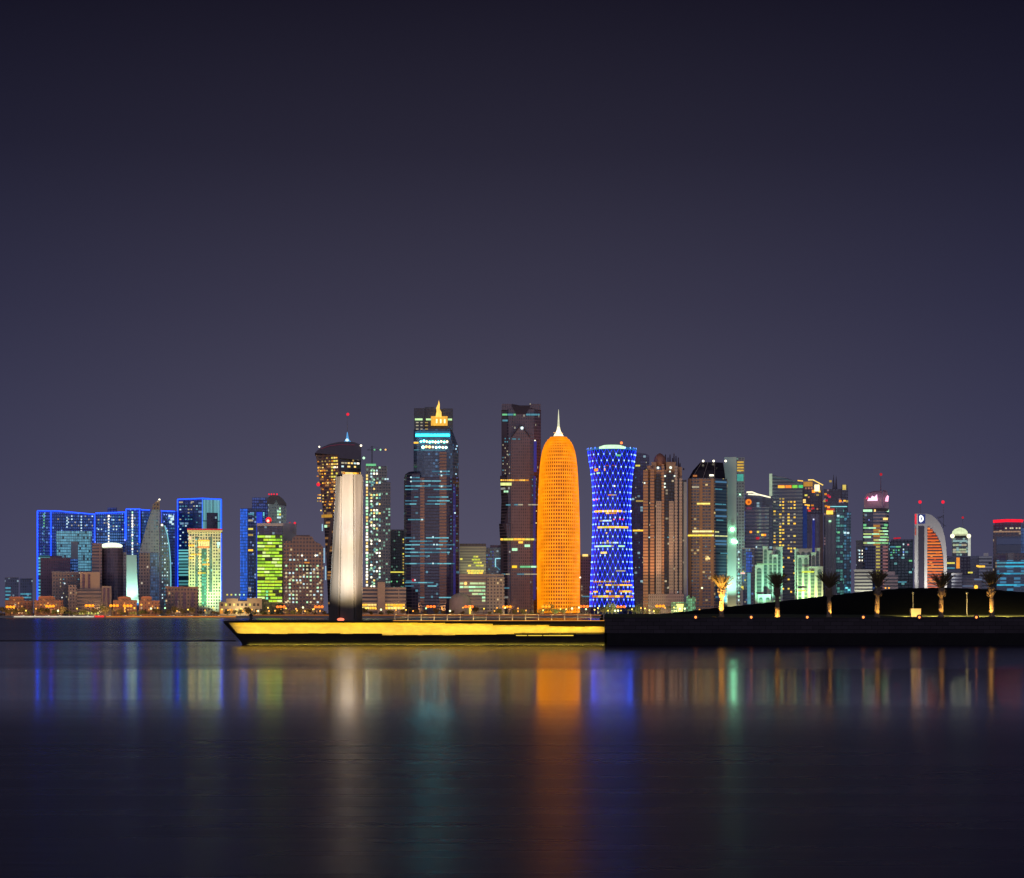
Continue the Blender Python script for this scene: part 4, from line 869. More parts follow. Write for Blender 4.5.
for i in range(52):
    a = 2*math.pi*(i+.5)/52; b0 = len(V); ys = [612, 590, 570, 550, 530, 510, 490, 475, 465, 456, 450, 445, 441, 438, 435.4]
    for y in ys:
        r_ = pr(y, prof)*k_; w_ = min(.52, r_*.045)
        for dr, dt in ((-.9, -w_), (.15, -w_), (.15, w_), (-.9, w_)): V.append((CX+(r_+dr)*math.cos(a)-dt*math.sin(a), D+24+(r_+dr)*math.sin(a)+dt*math.cos(a), Zp(y, D)))
    for j in range(len(ys)-1):
        for q in range(4): Fc.append((b0+j*4+q, b0+j*4+(q+1) % 4, b0+(j+1)*4+(q+1) % 4, b0+(j+1)*4+q))
B.add('lattice_rib', (V, Fc), ORW)
B.add('crown', revolve_vf([(Zp(434.6, D), 6.2), (Zp(432, D), 4.6), (Zp(429, D), 2.4), (Zp(425, D), 1.5)], CX, D+24, 24), emis((255,235,180), 2.0), smooth=True)
B.add('spire', tube_vf((CX, D+24, Zp(425.4, D)), (CX, D+24, Zp(407.5, D)), 1.5, .2, 10), emis((225,225,190), 1.0)); B.ball(558, 432, 1.5, emis((255,255,235), 3), 'lamp', 18)
B.line([(553.4, 431.4), (563, 432.2)], .5, emis((255,190,120), 1.2), 'lamp_bar', df=16)
B.ball(536.2, 523, .6, WARM, 'lamp', 18); B.ball(580.3, 577.5, .8, WHITE, 'lamp', 18); B.ball(536.4, 511, .5, WARM, 'lamp', 18); B.done()
B = Bld('office_tower', 'slim dim grey tower between the orange and the blue towers', 'office tower', 2600, 587, None, (581, 589), 'the slim grey tower')
B.box('wall', 578, 594, 555, fac((.24,.22,.24), (.1,.09,.11), 3.7, 3, .6, .5, .03, (200,190,160), .4)); B.win(582.5, 554.2, 588, 556.4, WARM, proud=1.5); B.win(582, 596, 592, 597, DIMC); B.done()
# -- the blue hourglass tower
D = 2440
B = Bld('round_tower', 'hourglass shaped tower wrapped in a lattice of blue lights', 'tower', D, 611.5, None, (590, 634), 'the blue hourglass tower')
tp = [(618, 22.4), (597, 22.0), (575, 21.0), (550, 20.0), (525, 19.2), (503, 18.9), (488, 19.4), (474, 20.8), (462, 22.5), (453, 24.0), (447.5, 24.7)]
CX = W(612.9, D); CYY = D+26
B.add('wall', revolve_vf([(max(Zp(y, D), GZ), r*k_-1.2) for y, r in tp], CX, CYY, 64), fac((.03,.05,.25), (.02,.04,.2), 3.7, 3.0, .8, .7, .9, (12,20,80), .12, round_=26), smooth=True)
V, Fc = [], []
nb = 24; rows = 25
def tpt(i, y):
    a = 2*math.pi*i/nb; r_ = pr(y, tp)*k_; return Vector((CX+r_*math.cos(a), CYY+r_*math.sin(a), Zp(y, D)))
ysr = [447.6+(606-447.6)*j/rows for j in range(rows+1)]
for j in range(rows):
    for i in range(nb):
        o_ = .5 if j % 2 else 0
        for d_ in (.5, -.5):
            v_, f_ = tube_vf(tpt(i+o_, ysr[j]), tpt(i+o_+d_, ysr[j+1]), .19, n=4); n = len(V); V += v_; Fc += [tuple(x+n for x in g) for g in f_]
B.add('diagrid', (V, Fc), emis((18,44,255), 3.0))
dots = []
LED = [emis((95,135,255), 3.6), emis((70,110,255), 3.6), emis((120,160,255), 3.6)]
for j in range(rows+1):
    for i in range(nb):
        p = tpt(i+(.5 if j % 2 else 0), ysr[j])
        if p.y < CYY+2: dots.append((p, rnd.choice(LED)))
rnd.shuffle(dots)
for p, m in dots[:95]: B.add('led_lamp', ball_vf(p-Vector((0,.3,0)), .85, .8, .8, 1.35, 6, 4), m)
V, Fc, mi, ms = [], [], [], LED
for p, m in dots[95:]:
    v_, f_ = ball_vf(p-Vector((0,.3,0)), .85, .8, .8, 1.35, 6, 4); n = len(V); V += [Vector(q)-B.o for q in v_]; Fc += [tuple(x+n for x in g) for g in f_]; mi += [LED.index(m)]*len(f_)
if V:
    me = bpy.data.meshes.new('small_led_lamps'); me.from_pydata([tuple(q) for q in V], [], Fc); me.update()
    for m in LED: me.materials.append(m)
    me.polygons.foreach_set('material_index', mi); obj('small_led_lamps', me, B.root)['kind'] = 'stuff'
B.add('roof_rim', revolve_vf([(Zp(449.4, D), 25.0*k_), (Zp(447.2, D), 25.2*k_)], CX, CYY, 48), emis((40,110,170), .8))
B.add('roof_light', revolve_vf([(Zp(448.8, D), 13*k_), (Zp(447, D), 13*k_), (Zp(445.6, D), 9*k_)], CX-1, CYY-28, 32), emis((200,245,200), 1.3)); 
B.surf = [(y, [(611.4, 0)]*1) for y, r in tp]
def tsurf(y):
    r_ = pr(y, tp)*k_-.2; return [(CX+r_*math.cos(2*math.pi*i/32), CYY+r_*math.sin(2*math.pi*i/32)) for i in range(32)]
B.surf = [(y, tsurf(y)) for y in range(447, 616, 6)]
for a, b2, y, m, h in ((595, 605.5, 469.3, [GOLD, ORANGE], 2.6), (597, 600, 472.6, [GREENW], 1.4), (605, 616, 465.5, [emis((150,70,80), .7)], 1.0), (616, 621, 455.4, [GRN], 1.8), (595, 622, 510.9, [GOLD, WARM, YEL], 1.9), (606, 617, 513, [AMBER, GOLD], 1.5), (623, 629, 511.4, [DIMW], 1.3), (598, 628, 527, [GOLD, GOLD, WARM, YEL], 2.0), (600, 612, 520.5, [DIMW, COOL], 1.5), (602, 622, 542.6, [DIMW, COOL], 1.4), (595, 625, 546, [COOL, DIMW, GREENW], 1.6), (601, 607, 552.6, [WARM], 2.0), (608, 618, 494.8, [AMBER, DIMW], 1.2), (616, 626, 570.8, [AMBER, DIMW, GOLD], 1.4), (594, 630, 581.6, [AMBER, DIMY], 1.3), (594, 632, 585, [AMBER, DIMY, GOLD], 1.5), (606, 632, 591.4, [GOLD, AMBER], 1.9), (594, 600, 591.6, [GOLD], 1.6), (593, 633, 596.4, [GOLD, YEL, AMBER], 2.0)):
    B.band(a, b2, y, h, m, .12, 4.5, proud=.9)
for x, y, m in ((594, 500, PINK), (597, 499.4, PINK), (614.5, 486, WHITE), (631, 511, WHITE), (620, 519, emis((255,60,110), 1.2)), (614, 519.3, emis((255,120,130), 1.2)), (623, 519.4, emis((255,40,80), 1.2)), (606.5, 533, WARM), (607.6, 541, WARM), (590.5, 592, emis((255,80,220), 1.2))): B.ball(x, y, .85, m, 'lamp', 2)
B.mast(621.5, 443, 447.5, .5, DARKMET, 12); B.ball(621.4, 442.9, 1.4, emis((255,130,60), 1.8), 'beacon', 12); B.done()
B = Bld('office_tower', 'plain dark navy tower behind the blue hourglass tower', 'office tower', 2600, 641, None, (636, 642), 'the navy tower')
B.slab('wall', [(628, 618), (628, 451.5), (646, 453.5), (649.3, 456), (649.3, 618)], DGLASS, 0, 34)
for a, b2, y, m in ((635.5, 640, 465.6, YEL), (636, 644, 501, DIMY), (633, 643.5, 530.5, GOLD), (644.4, 648.5, 470, DIMY)): B.win(a, y-.8, b2, y+.8, m)
B.grid(634, 648, 460, 590, 4, 26, .9, 1.1, [DIMC, DIMW], .12); B.done()
# -- brown pair with spiky crown
B = Bld('apartment_tower', 'brown ribbed apartment tower with a spiky stepped crown', 'apartments', 2420, 665, None, (645, 686), 'the spiky brown tower')
RIB = fac((.46,.30,.23), (.06,.045,.05), 3.7, 3.0, .45, .6, .0); RIB2 = fac((.15,.10,.095), (.05,.045,.06), 3.7, 3.3, .5, .55, .02, (220,200,160), .4)
DKB = fac((.05,.04,.05), (.025,.025,.035), 3.7, 3.3, .7, .6, .03, (220,200,160), .4); ORB = fac((.60,.30,.16), (.20,.10,.07), 3.7, 60, .985, .3, 0); TNB = fac((.58,.42,.34), (.16,.11,.10), 3.7, 2.2, .4, .5, 0)
B.box('wall', 643.8, 686.6, 480, DKB)
for x0, x1, y0, m, d in ((643.2, 648, 470, ORB, -2), (650.2, 654.3, 468, ORB, -3), (656, 661.4, 501, TNB, -4), (661.6, 664.2, 464, ORB, -2.5), (669, 673.6, 501, TNB, -4), (674.6, 677.6, 466, TNB, -3), (679.2, 682.2, 478, TNB, -3), (683.6, 686.8, 482, GREY, -1)): B.box('rib', x0, x1, y0, m, 618, d, 24, reg=False)
B.box('podium', 648.2, 684, 594, TNB, 618, -5, 24, reg=False); B.box('crown_wall', 648, 680, 470, ORB, 482, 1, 20, reg=False)
for x0, x1, y1 in ((656, 660.5, 498), (664.4, 669, 520), (669.2, 674, 492)): B.box('dark_bay', x0, x1, 474, DKB, y1, -1, 3, reg=False)
for x0, x1, y0 in ((647, 653, 465.5), (651.6, 656.4, 462), (666, 676, 462), (676.2, 682, 467)): B.box('crown_step', x0, x1, y0, plain((.46,.26,.16)), 480, 1, 20, reg=False)
D_ = 2430; B.add('dome', revolve_vf([(Zp(466, D_), 7.2), (Zp(459, D_), 7.0), (Zp(456, D_), 5.4), (Zp(454, D_), 2.6), (Zp(453, D_), .4)], W(660, D_), D_+2, 20), plain((.40,.17,.12)), smooth=True)
for x, y in ((662, 455), (665.5, 454.5), (668, 457.5), (670, 454.6), (672.6, 458), (674, 453.4), (676, 456), (678.3, 457.5), (680, 463), (645, 468), (683.6, 468)): B.mast(x, y, 470, 1.9, plain((.10,.06,.07)), rnd.uniform(6, 20), 1.0)
for x, y, r in ((658, 467.8, 1.3), (670.6, 467.6, 1.4), (665, 476, 1.0), (674.5, 476, .9), (670, 471.5, .8), (664.8, 483.6, 1.0), (664.8, 487, 1.0), (644.6, 483, .9)): B.ball(x, y, r, emis((225,240,225), 1.4), 'lamp', -5)
B.grid(647, 680, 536, 538.6, 7, 1, 1.8, 1.3, [DIMC, COOL], .8, df=None); B.grid(647, 684, 586, 598, 8, 3, 1.6, 1.4, [DIMW, COOL, GREENW], .4); B.done()
spot((W(650, 2390), 2385, 6), (W(652, 2420), 2420, 190), 260000, (1,.55,.25), 60, .7, 1)
# -- rust tower with the white slab
B = Bld('office_tower', 'rust coloured tower with sloped black glass top and three white lamps', 'office tower', 2430, 706, None, (687, 726), 'the rust coloured tower')
ft = [(688, 4), (692, 0), (714.4, 0), (727.4, 14), (722, 50), (692, 50)]; B.prism('wall', ft, 478, RUST); keep = B.surf
B.loft('roof', [(478, [(688.6, 4), (692, 1), (714.6, 1), (725.4, 13.5), (722, 48), (692, 48)]), (470, [(693, 7), (695.5, 4), (714.6, 4), (724.4, 14), (722, 46), (697, 46)]), (461.5, [(700.2, 14), (701.8, 12), (714.6, 11), (723, 18), (721, 42), (704, 42)])], plain((.025,.02,.03), .15), reg=False)
for p in (((692, 478), (701.8, 462)), ((703, 478), (708, 462)), ((714.6, 478), (714.6, 462))): B.line(p, .5, plain((.18,.15,.17), .4), 'roof_rib', df=0)
B.surf = keep; B.panel(714.9, 478.6, 727, 602, fac((.10,.13,.19), (.05,.08,.14), 3.7, 40, .98, .55, .05, (80,130,170), .35, rough=.1), 'glass_face', proud=.4)
for x in (689.6, 701.2, 712.3): B.panel(x-1.3, 478.6, x+1.3, 606, plain((.55,.29,.16), .8, 0, .15, .2), 'stone_strip', proud=.6)
for x in (703.2, 713.6, 725.6): B.ball(x, 461, 1.15, WHITE, 'lamp', 8)
for a, b2, y, h in ((688.5, 719, 531.4, 1.7), (688.5, 728, 535.4, 1.6)): B.band(a, min(b2, 714), y, h, [emis((250,240,160), 1.2), emis((255,225,80), 1.2)], .02, 5, proud=1); B.band(714.8, b2, y+.4, h*.8, [emis((220,225,150), .9)], .1, 4, proud=1)
for a, b2, y, m in ((697, 710, 503.7, emis((255,235,120), 1.2)), (692, 699, 487, DIMW), (705.5, 710, 558.6, WARM), (709.5, 713.6, 475.3, WHITE), (693, 697, 475.8, emis((200,120,60), .8))): B.win(a, y-.8, b2, y+.8, m, proud=1)
B.add('cone_lamp', revolve_vf([(Zp(559.4, 2428), 2.6), (Zp(556, 2428), .3)], W(708, 2428), 2428, 12), emis((255,225,150), 1.1)); B.grid(690, 726, 540, 600, 8, 14, 1, 1.1, [DIMY, DIMW, DIMC], .1)
for a, b2, y in ((715, 726, 489), (715, 726, 504), (720, 728, 553), (716, 724, 520)): B.band(a, b2, y, 1, [DIMC], .2, 5, proud=1)
B.done()
B = Bld('office_tower', 'tall pale grey slab tower with yellow bars and a teal square at its top', 'office tower', 2460, 735, None, (727, 741), 'the pale slab tower')
B.box('wall', 724, 736.5, 457, plain((.56,.57,.54), .75, 0, .1, .03), 618, 0, 40); B.box('side_wing', 736.8, 744.6, 457.5, fac((.32,.30,.33), (.12,.11,.13), 3.7, 3, .6, .5, .04, (150,220,180), .4), 618, 3, 36, reg=False)
for y in (462, 464.8, 467.6, 470.4): B.panel(737.2, y-.75, 743.6, y+.75, emis((215,170,60), .95), 'light_bar', df=2.6)
B.panel(737.2, 474, 743.4, 481, emis((70,170,155), .8), 'sign_board', df=2.6)
for x, y, r in ((732.3, 529.4, 2.2), (733.4, 541, 2.4), (736.3, 542, 1.6), (740, 494.5, .6), (727.6, 586.5, 1.0)): B.ball(x, y, r*.8, emis((150,255,190), 13.0, True), 'lamp', -1.5)
B.grid(737.4, 740, 550, 602, 1, 14, 1.5, 1.9, [GREENW, COOL, emis((120,220,210), .9)], .85, df=None); B.done()
spot((W(731, 2430), 2428, 5), (W(731, 2460), 2460, 70), 330000, (.42,1,.72), 64, .8, 1); spot((W(733, 2440), 2446, 3), (W(733, 2460), 2460, 18), 9000, (1,.9,.4), 80, .8, 1)
# -- office with the orange disc
B = Bld('office_tower', 'dark office tower with an orange disc under a sloping lit roof', 'office tower', 2500, 757, None, (742, 769), 'the orange disc tower')
B.slab('wall', [(740, 618), (740, 493), (746.5, 493), (747, 495), (773, 498), (773, 618)], fac((.46,.43,.48), (.06,.08,.14), 4.2, 60, .98, .52, 0), 0, 34)
B.panel(740.2, 494, 745, 600, fac((.05,.1,.2), (.06,.12,.28), 3.7, 2, .7, .7, .35, (50,90,190), .45), 'glass_face'); B.panel(746, 496, 772.4, 507, DGLASS, 'window_strip', proud=.3); B.panel(769, 507.5, 773, 600, DGLASS, 'glass_face', proud=.3)
B.line([(746.5, 492.2), (752, 492), (757, 494.2), (770.5, 497.6)], 1.4, emis((255,245,205), 1.5), 'roof_light', df=-1); B.line([(748, 494.2), (760, 495)], 1.4, emis((255,245,205), 1.3), 'roof_light', df=-1.4)
v_, f_ = tube_vf((W(748.6, 2498), 2497.6, Zp(502, 2498)), (W(748.6, 2498), 2499.4, Zp(502, 2498)), 3.6, n=24); B.add('sign_disc', (v_, f_), emis((245,130,25), 1.1)); B.add('sign_centre', tube_vf((W(748.9, 2497), 2497.2, Zp(502.1, 2497)), (W(748.9, 2497), 2497.6, Zp(502.1, 2497)), 1.5, n=16), emis((190,85,15), .9))
B.win(746.5, 507, 751.5, 509.4, emis((130,60,90), .6)); B.win(741.2, 517.4, 743.8, 518.6, CYAN); B.win(741, 518.6, 742.2, 522, CYAN); B.win(740.4, 534.3, 744.6, 535.6, YEL); B.ball(740.4, 491, .9, WHITE, 'lamp', -1)
for x, m in ((750.8, ORANGE), (758, YEL), (762.5, GOLD), (764.8, ORANGE)): B.win(x-1.1, 531+(x > 760)*3, x+1.1, 533+(x > 760)*3, m)
B.win(756, 537, 759.4, 539.4, DRED); B.ball(756.4, 547, .8, COOL, 'lamp', -1); B.grid(747, 768, 512, 530, 5, 5, .9, 1, [DIMW, DIMC], .1); B.done()
B = Bld('office_tower', 'dark tower dotted with square yellow windows under a coloured light bar', 'office tower', 2520, 786, None, (773, 793), 'the yellow window tower')
B.slab('wall', [(769.6, 618), (769.6, 475), (773, 475), (786, 477.5), (802.5, 483.4), (802.5, 618)], fac((.34,.34,.38), (.06,.07,.11), 4.2, 60, .98, .55, 0), 0, 36)
B.panel(769.3, 473.6, 772.2, 497.2, emis((180,200,170), .75), 'light_fin', proud=1.6); B.line([(772.5, 477.6), (786, 479.4), (802, 484.4)], .5, emis((70,110,120), .6), 'roof_line')
for a, b2, m in ((778, 784.6, emis((255,190,60), 1.2)), (785.4, 791.4, emis((255,140,40), 1.1)), (792.4, 797.4, emis((130,220,70), 1.0)), (798.6, 803, emis((80,210,110), 1.0))): B.panel(a, 485.2, b2, 488, m, 'sign_board')
B.panel(778, 485, 784.6, 485.4, DRED, 'sign_board', proud=.6); B.panel(802.8, 505, 807, 548, emis((28,55,130), .5), 'light_strip', df=14)
cols = (774.6, 780.3, 783.2, 788.6, 791.2, 794.6)
for j in range(31):
    y = 498.8+j*3.1
    for x in cols:
        if rnd.random() < (.5 if j < 16 else .22): w_ = rnd.uniform(.75, 1.15); B.win(x-w_, y-.75, x+w_, y+.75, rnd.choice([emis((255,225,90), 1.1), GOLD, DIMY, emis((255,205,70), 1.1), DIMW]))
B.done()
B = Bld('office_tower', 'tower with a gold lit peaked roof and one big white lamp', 'office tower', 2560, 812, None, (800, 822), 'the gold roofed tower')
B.slab('wall', [(797, 618), (797, 484), (812, 481), (822.5, 487), (824, 618)], fac((.22,.18,.24), (.08,.075,.12), 3.7, 3, .6, .6, .05, (200,130,80), .4), 0, 34)
B.line([(797.5, 480.4), (803, 481)], 1.1, emis((255,200,80), 1.2), 'roof_light'); B.line([(808, 480), (813, 480), (823, 485.4)], 1.1, emis((255,215,110), 1.3), 'roof_light', df=-2); B.panel(803.5, 481.6, 812.4, 486.4, emis((190,135,50), .9), 'lit_panel')
B.panel(814.6, 484.8, 819.4, 491.4, emis((255,235,170), 2.0), 'lamp', df=-2); B.panel(812, 490, 815, 492.6, ORANGE, 'sign_board'); B.panel(818.6, 490.6, 820.4, 492.4, GOLD, 'sign_board')
for x, y, m in ((801, 495.6, YEL), (806, 495.2, YEL), (800.8, 496.4, YEL), (804.4, 500, WARM), (804.4, 502, WARM), (806, 505, GOLD), (808.4, 505.4, GOLD), (812.4, 505.4, AMBER), (807.6, 508, ORANGE), (813, 508.4, DRED), (806, 510.4, DRED), (809.6, 510.8, emis((230,60,40), 1)), (817.6, 495, DIMY)): B.win(x-1.3, y-.8, x+1.3, y+.8, m)
B.box('shaft', 805.6, 823, 514, fac((.34,.28,.36), (.16,.14,.2), 3.7, 5, .5, .9, 0), 618, -4, 20, reg=False); B.panel(812.4, 520, 814.8, 560, emis((40,50,150), .55), 'light_strip', df=-4.4); B.ball(813.6, 519.4, .8, emis((220,225,255), 1.2), 'lamp', -5); B.panel(820, 514.6, 823, 600, emis((80,62,66), .35), 'stone_strip', df=-4.3); B.done()  # the right-hand stone strip is brightened by a dim glow of its own
B = Bld('office_tower', 'cluster tower with a dark twin needle and pale stone shaft', 'office tower', 2540, 837, None, (824, 850), 'the needle tower')
B.box('wall', 823.6, 848, 489, fac((.14,.12,.17), (.05,.055,.09), 3.7, 3, .7, .6, .06, (160,120,120), .4)); B.box('turret', 841.6, 847.6, 484.6, DGLASS, 500, -2, 14, reg=False); B.win(842.6, 485, 846, 490, emis((215,190,90), 1.0), df=-2.6)
for x in (833.6, 836.2): B.add('needle', tube_vf((W(x, 2546), 2546, Zp(490, 2546)), (W(x, 2546), 2546, Zp(474.6+(x > 835), 2546)), 1.6, .2, 6), plain((.10,.09,.13)))
B.line([(830, 506.6), (847, 506.8)], 1.0, emis((130,210,215), 1.1), 'light_strip', df=-2.6)
for x, y, m in ((825.6, 494, AMBER), (828, 495.4, DRED), (829.6, 496.8, emis((220,40,80), .9)), (826.4, 500.4, DRED), (824.6, 501, DIMY), (840.3, 501, ORANGE), (844.6, 500.6, GOLD), (843.6, 495.6, DIMW), (847, 501.4, DIMY), (826, 506, AMBER), (828.6, 507, ORANGE), (830.4, 481.2, DIMY)): B.win(x-1.2, y-1, x+1.2, y+1, m)
B.box('stone_shaft', 825.4, 836, 515, fac((.34,.32,.32), (.15,.14,.16), 60, 4, .4, .98, 0), 618, -5, 20, reg=False); B.panel(826.4, 510.6, 833, 514.6, emis((255,210,80), 1.3), 'lantern', df=-6); B.panel(826.8, 508.8, 834.4, 510.4, emis((200,60,40), .9), 'roof_light', df=-6)
B.box('glass_shaft', 836.2, 844, 508, fac((.14,.22,.25), (.10,.20,.24), 3.7, 3, .8, .7, .3, (80,170,150), .4), 618, -4, 20, reg=False); B.box('glass_shaft', 844.2, 851, 512, fac((.13,.20,.26), (.10,.20,.28), 3.7, 3, .8, .7, .2, (50,120,150), .4), 618, -2, 20, reg=False)
for x, y, m in ((830, 521.4, GREENW), (838.2, 516, COOL), (845.6, 519, DIMC), (845, 526, DIMC), (838.6, 532.6, GRN), (845, 533, COOL), (848, 533.2, COOL), (846.6, 588, CYAN), (849, 590, CYAN)): B.win(x-1.2, y-.9, x+1.2, y+.9, m, df=-6.4)
B.done()
# -- small floodlit green pair
def arch_tower(x0, x1, ytop, lab, grp, short, steps, wallc, D):
    B = Bld('arcaded_tower', lab, 'tower', D, (x0+x1)/2, grp, (x0, x1), short)
    PALE = plain((.62,.66,.58), .75, 0, .15, .08)
    for i, (a, b2, y) in enumerate(steps):
        B.box('wall', a, b2, y, PALE, 618, -i*2.5, 26+i*2, reg=False)
        w_ = b2-a
        n = max(1, int(w_/6))
        for k in range(n):
            c0 = a+w_*(k+.22)/n; c1 = a+w_*(k+.78)/n
            dd = -i*2.5-.25
            hh = (c1-c0)/2; m_ = (c0+c1)/2
            pts = [(c0, 612), (c0, y+2.4+hh)]+[(m_-hh*math.cos(math.pi*q/6), y+2.4+hh-hh*math.sin(math.pi*q/6)) for q in range(1, 6)]+[(c1, y+2.4+hh), (c1, 612)]
            B.slab('window_bay', pts, fac((.20,.26,.22), (.10,.15,.13), 4.2, 40, .985, .55, .04, (180,230,150), .4), dd, .8, reg=False)
        B.box('cornice', a-.3, b2+.3, y-.7, PALE, y, -i*2.5-1, 28, reg=False)
    return B
B = arch_tower(754, 783, 547, 'smaller floodlit green tower group with tall arched bays behind the second palm', 'floodlit arcaded towers', 'the smaller green arcaded towers', [(773, 782.6, 547.5), (762.8, 768, 547), (768.2, 773, 551.2), (772, 778, 555), (755, 763.4, 565.5), (757.5, 771, 595)], None, 2410)
B.box('skirt', 740.5, 743, 590, GREY, 618, 0, 10, reg=False); B.win(757, 563.8, 777, 565, emis((150,210,150), .9), df=-14); B.done()
B = arch_tower(794, 823, 547, 'wider floodlit tower group glowing green to yellow left of the third palm', 'floodlit arcaded towers', 'the wider green arcaded towers', [(794.6, 801, 549.5), (800, 812, 549.2), (815, 820, 548.6), (811, 816, 553), (797, 809, 555.6), (809, 823, 567)], None, 2410)
B.win(802, 571.4, 814, 572.8, emis((220,235,60), 1.1), df=-14); B.win(798, 590, 806, 591.4, YEL, df=-14); B.done()
for px, pw, c, tz in ((762, 110000, (.35,1,.62), 40), (776, 110000, (.4,1,.7), 50), (798, 140000, (.4,1,.55), 45), (806, 110000, (.7,1,.25), 25), (816, 80000, (.95,1,.4), 30)): spot((W(px, 2390), 2372, 6), (W(px, 2400), 2400, tz), pw, c, 62, .7, 1)
B = Bld('office_building', 'narrow blue lit office block between the pale slab and the green towers', 'office', 2420, 747, None, None, None)
B.box('wall', 741.5, 754.5, 549, fac((.16,.17,.24), (.06,.08,.16), 3.7, 3, .6, .6, .1, (90,130,190), .4)); B.panel(746, 552, 751.6, 572, fac((.03,.06,.25), (.03,.07,.3), 3.7, 1.5, .8, .8, 1, (38,80,190), .5), 'lit_panel'); B.panel(747.4, 573, 750.6, 604, emis((105,190,200), .65), 'lit_panel')
B.box('parapet', 741, 755, 548, GREY, 549, -.5, 32, reg=False); B.win(740.5, 572.4, 745, 574, emis((255,205,190), 1.1)); B.win(741, 586, 743.4, 588, YEL); B.grid(742, 746, 552, 604, 2, 12, 1, 1.2, [DIMW, DIMC, YEL], .25); B.done()
# -- the pink sign tower and neighbours
B = Bld('office_tower', 'banded round cornered tower carrying glowing pink signs', 'office tower', 2500, 876, None, (873, 888), 'the pink sign tower')
n = 8; ft = [(862.6, 14)]+[(865-2.4*math.cos(math.pi/2*i/n)+0, 12-12*math.sin(math.pi/2*i/n)) for i in range(1, n+1)]+[(880, 0), (885.5, 2), (888.8, 12), (887, 44), (865, 44)]
B.prism('wall', ft, 510, fac((.50,.40,.42), (.06,.08,.15), 4.2, 60, .985, .55, .0)); cr_ = [(865+(x-865)*.9 if x < 876 else x-.3, d) for x, d in ft]
B.loft('crown', [(508, [(864, 10), (882, 2), (882, 40), (866, 40)]), (498, [(864, 10), (882, 2), (882, 40), (866, 40)]), (493, [(867, 11), (882, 4), (882, 38), (869, 38)]), (490.4, [(874, 12), (882, 6), (882, 36), (876, 36)])], plain((.42,.27,.34), .6), reg=False)
B.loft('crown', [(508, [(882.4, 2), (889, 10), (887, 40), (882.4, 40)]), (491.6, [(882.6, 3), (887.6, 10), (886, 38), (882.6, 38)]), (489.6, [(883, 6), (886, 10), (885, 34), (883, 34)])], plain((.45,.30,.36), .6), reg=False)
B.panel(863.2, 508.4, 888.4, 511, plain((.05,.04,.05)), 'roof_band')
B.slab('sign', [(867.4, 500.8), (868.4, 497.6), (870.6, 498.4), (872.2, 495.6), (874.4, 497), (877, 494.4), (877.6, 500.6)], emis((255,190,225), 2.0), -2, 1.2, reg=False); B.slab('sign', [(865.8, 498.4), (868, 496), (868.6, 499.4)], emis((255,40,110), 1.4), -2.2, 1.2, reg=False); B.slab('sign', [(885, 501.4), (885.6, 498), (887.4, 495.2), (888.8, 496.6), (888.2, 501.6)], emis((255,170,205), 2.0), 1, 1.2, reg=False)
for y, a, b2, m in ((510.6, 863.2, 872.4, [GREENW]), (510.6, 874, 876, [WARM]), (510.4, 886.6, 889, [GREENW]), (518.8, 883, 888, [GREENW, WARM]), (525.2, 863.6, 866.5, [GRN]), (525, 884, 888, [GRN])): B.band(a, b2, y, 2.2, m, 0, 9, proud=.8)
for y in (528, 531, 534, 537, 540, 543): B.band(863.4, 888.4, y, 1.3, [emis((150,225,150), .95), GREENW, emis((200,220,130), .9)], .18, 6, proud=.8)
for y in (526, 530, 533, 536, 540, 544): B.win(873.4, y-1.2, 880, y+1.2, emis((190,130,50), .7), proud=.6)
B.panel(864.6, 513, 873, 526.5, DGLASS, 'window_strip'); B.panel(864.6, 546, 875, 602, fac((.04,.05,.1), (.03,.05,.13), 3.7, 3, .8, .7, .05, (70,110,180), .4), 'window_strip')
for k in range(17): y = 546.8+k*3.4; B.win(876, y-.7, 880, y+.7, emis((205,190,90), .8), proud=.8); B.win(882.6, y-.7, 887.8, y+.7, emis((175,120,120), .6), proud=.8)
B.mast(880.8, 474, 492, .9, plain((.25,.12,.16)), 14, .3); B.ball(881, 474.4, 1.4, DRED, 'beacon', 14); B.ball(869, 520, .6, emis((150,160,255), 1), 'lamp', -1); B.done()
B = Bld('office_block', 'pale grey block with square windows left of the pink sign tower', 'office', 2540, 862, None, (852, 855), 'the pale grey block')
B.box('wall', 856, 868, 541, fac((.30,.27,.30), (.08,.08,.11), 3.7, 3, .6, .5, .06, (170,190,200), .4)); B.grid(858, 864, 549, 562, 2, 4, 1.4, 1.4, [COOL, WHITE], .6); B.box('parapet', 855.6, 868.4, 540.2, GREY, 541, -.5, 30, reg=False); B.done()
B = Bld('car_park', 'low white striped block behind the fourth palm', 'low building', 2400, 863, None, (855, 872), 'the white striped block')
B.box('wall', 854.6, 872.4, 571, fac((.60,.58,.52), (.05,.05,.055), 3.9, 60, .985, .5, 0)); B.box('roof_slab', 854, 873, 569.4, WHITEB, 571, -1.2, 30, reg=False); B.done()
point((W(863, 2380), 2376, 20), 30000, (.95,1,.75), 2)
B = Bld('office_block', 'rose tinted low block with shallow curved roof right of the fourth palm', 'low building', 2420, 893, None, (886, 897), 'the rose tinted block')
B.box('wall', 884, 898, 575, fac((.48,.34,.36), (.07,.06,.07), 3.9, 60, .985, .5, 0)); B.box('roof_slab', 884, 895, 571.5, plain((.5,.36,.38)), 575, 1, 24, reg=False); B.win(884.8, 603, 887, 605, AMBER); B.done()
B = Bld('office_tower', 'teal glass tower with a red roof lamp before the curved white one', 'office tower', 2560, 901, None, (898, 912), 'the teal glass tower')
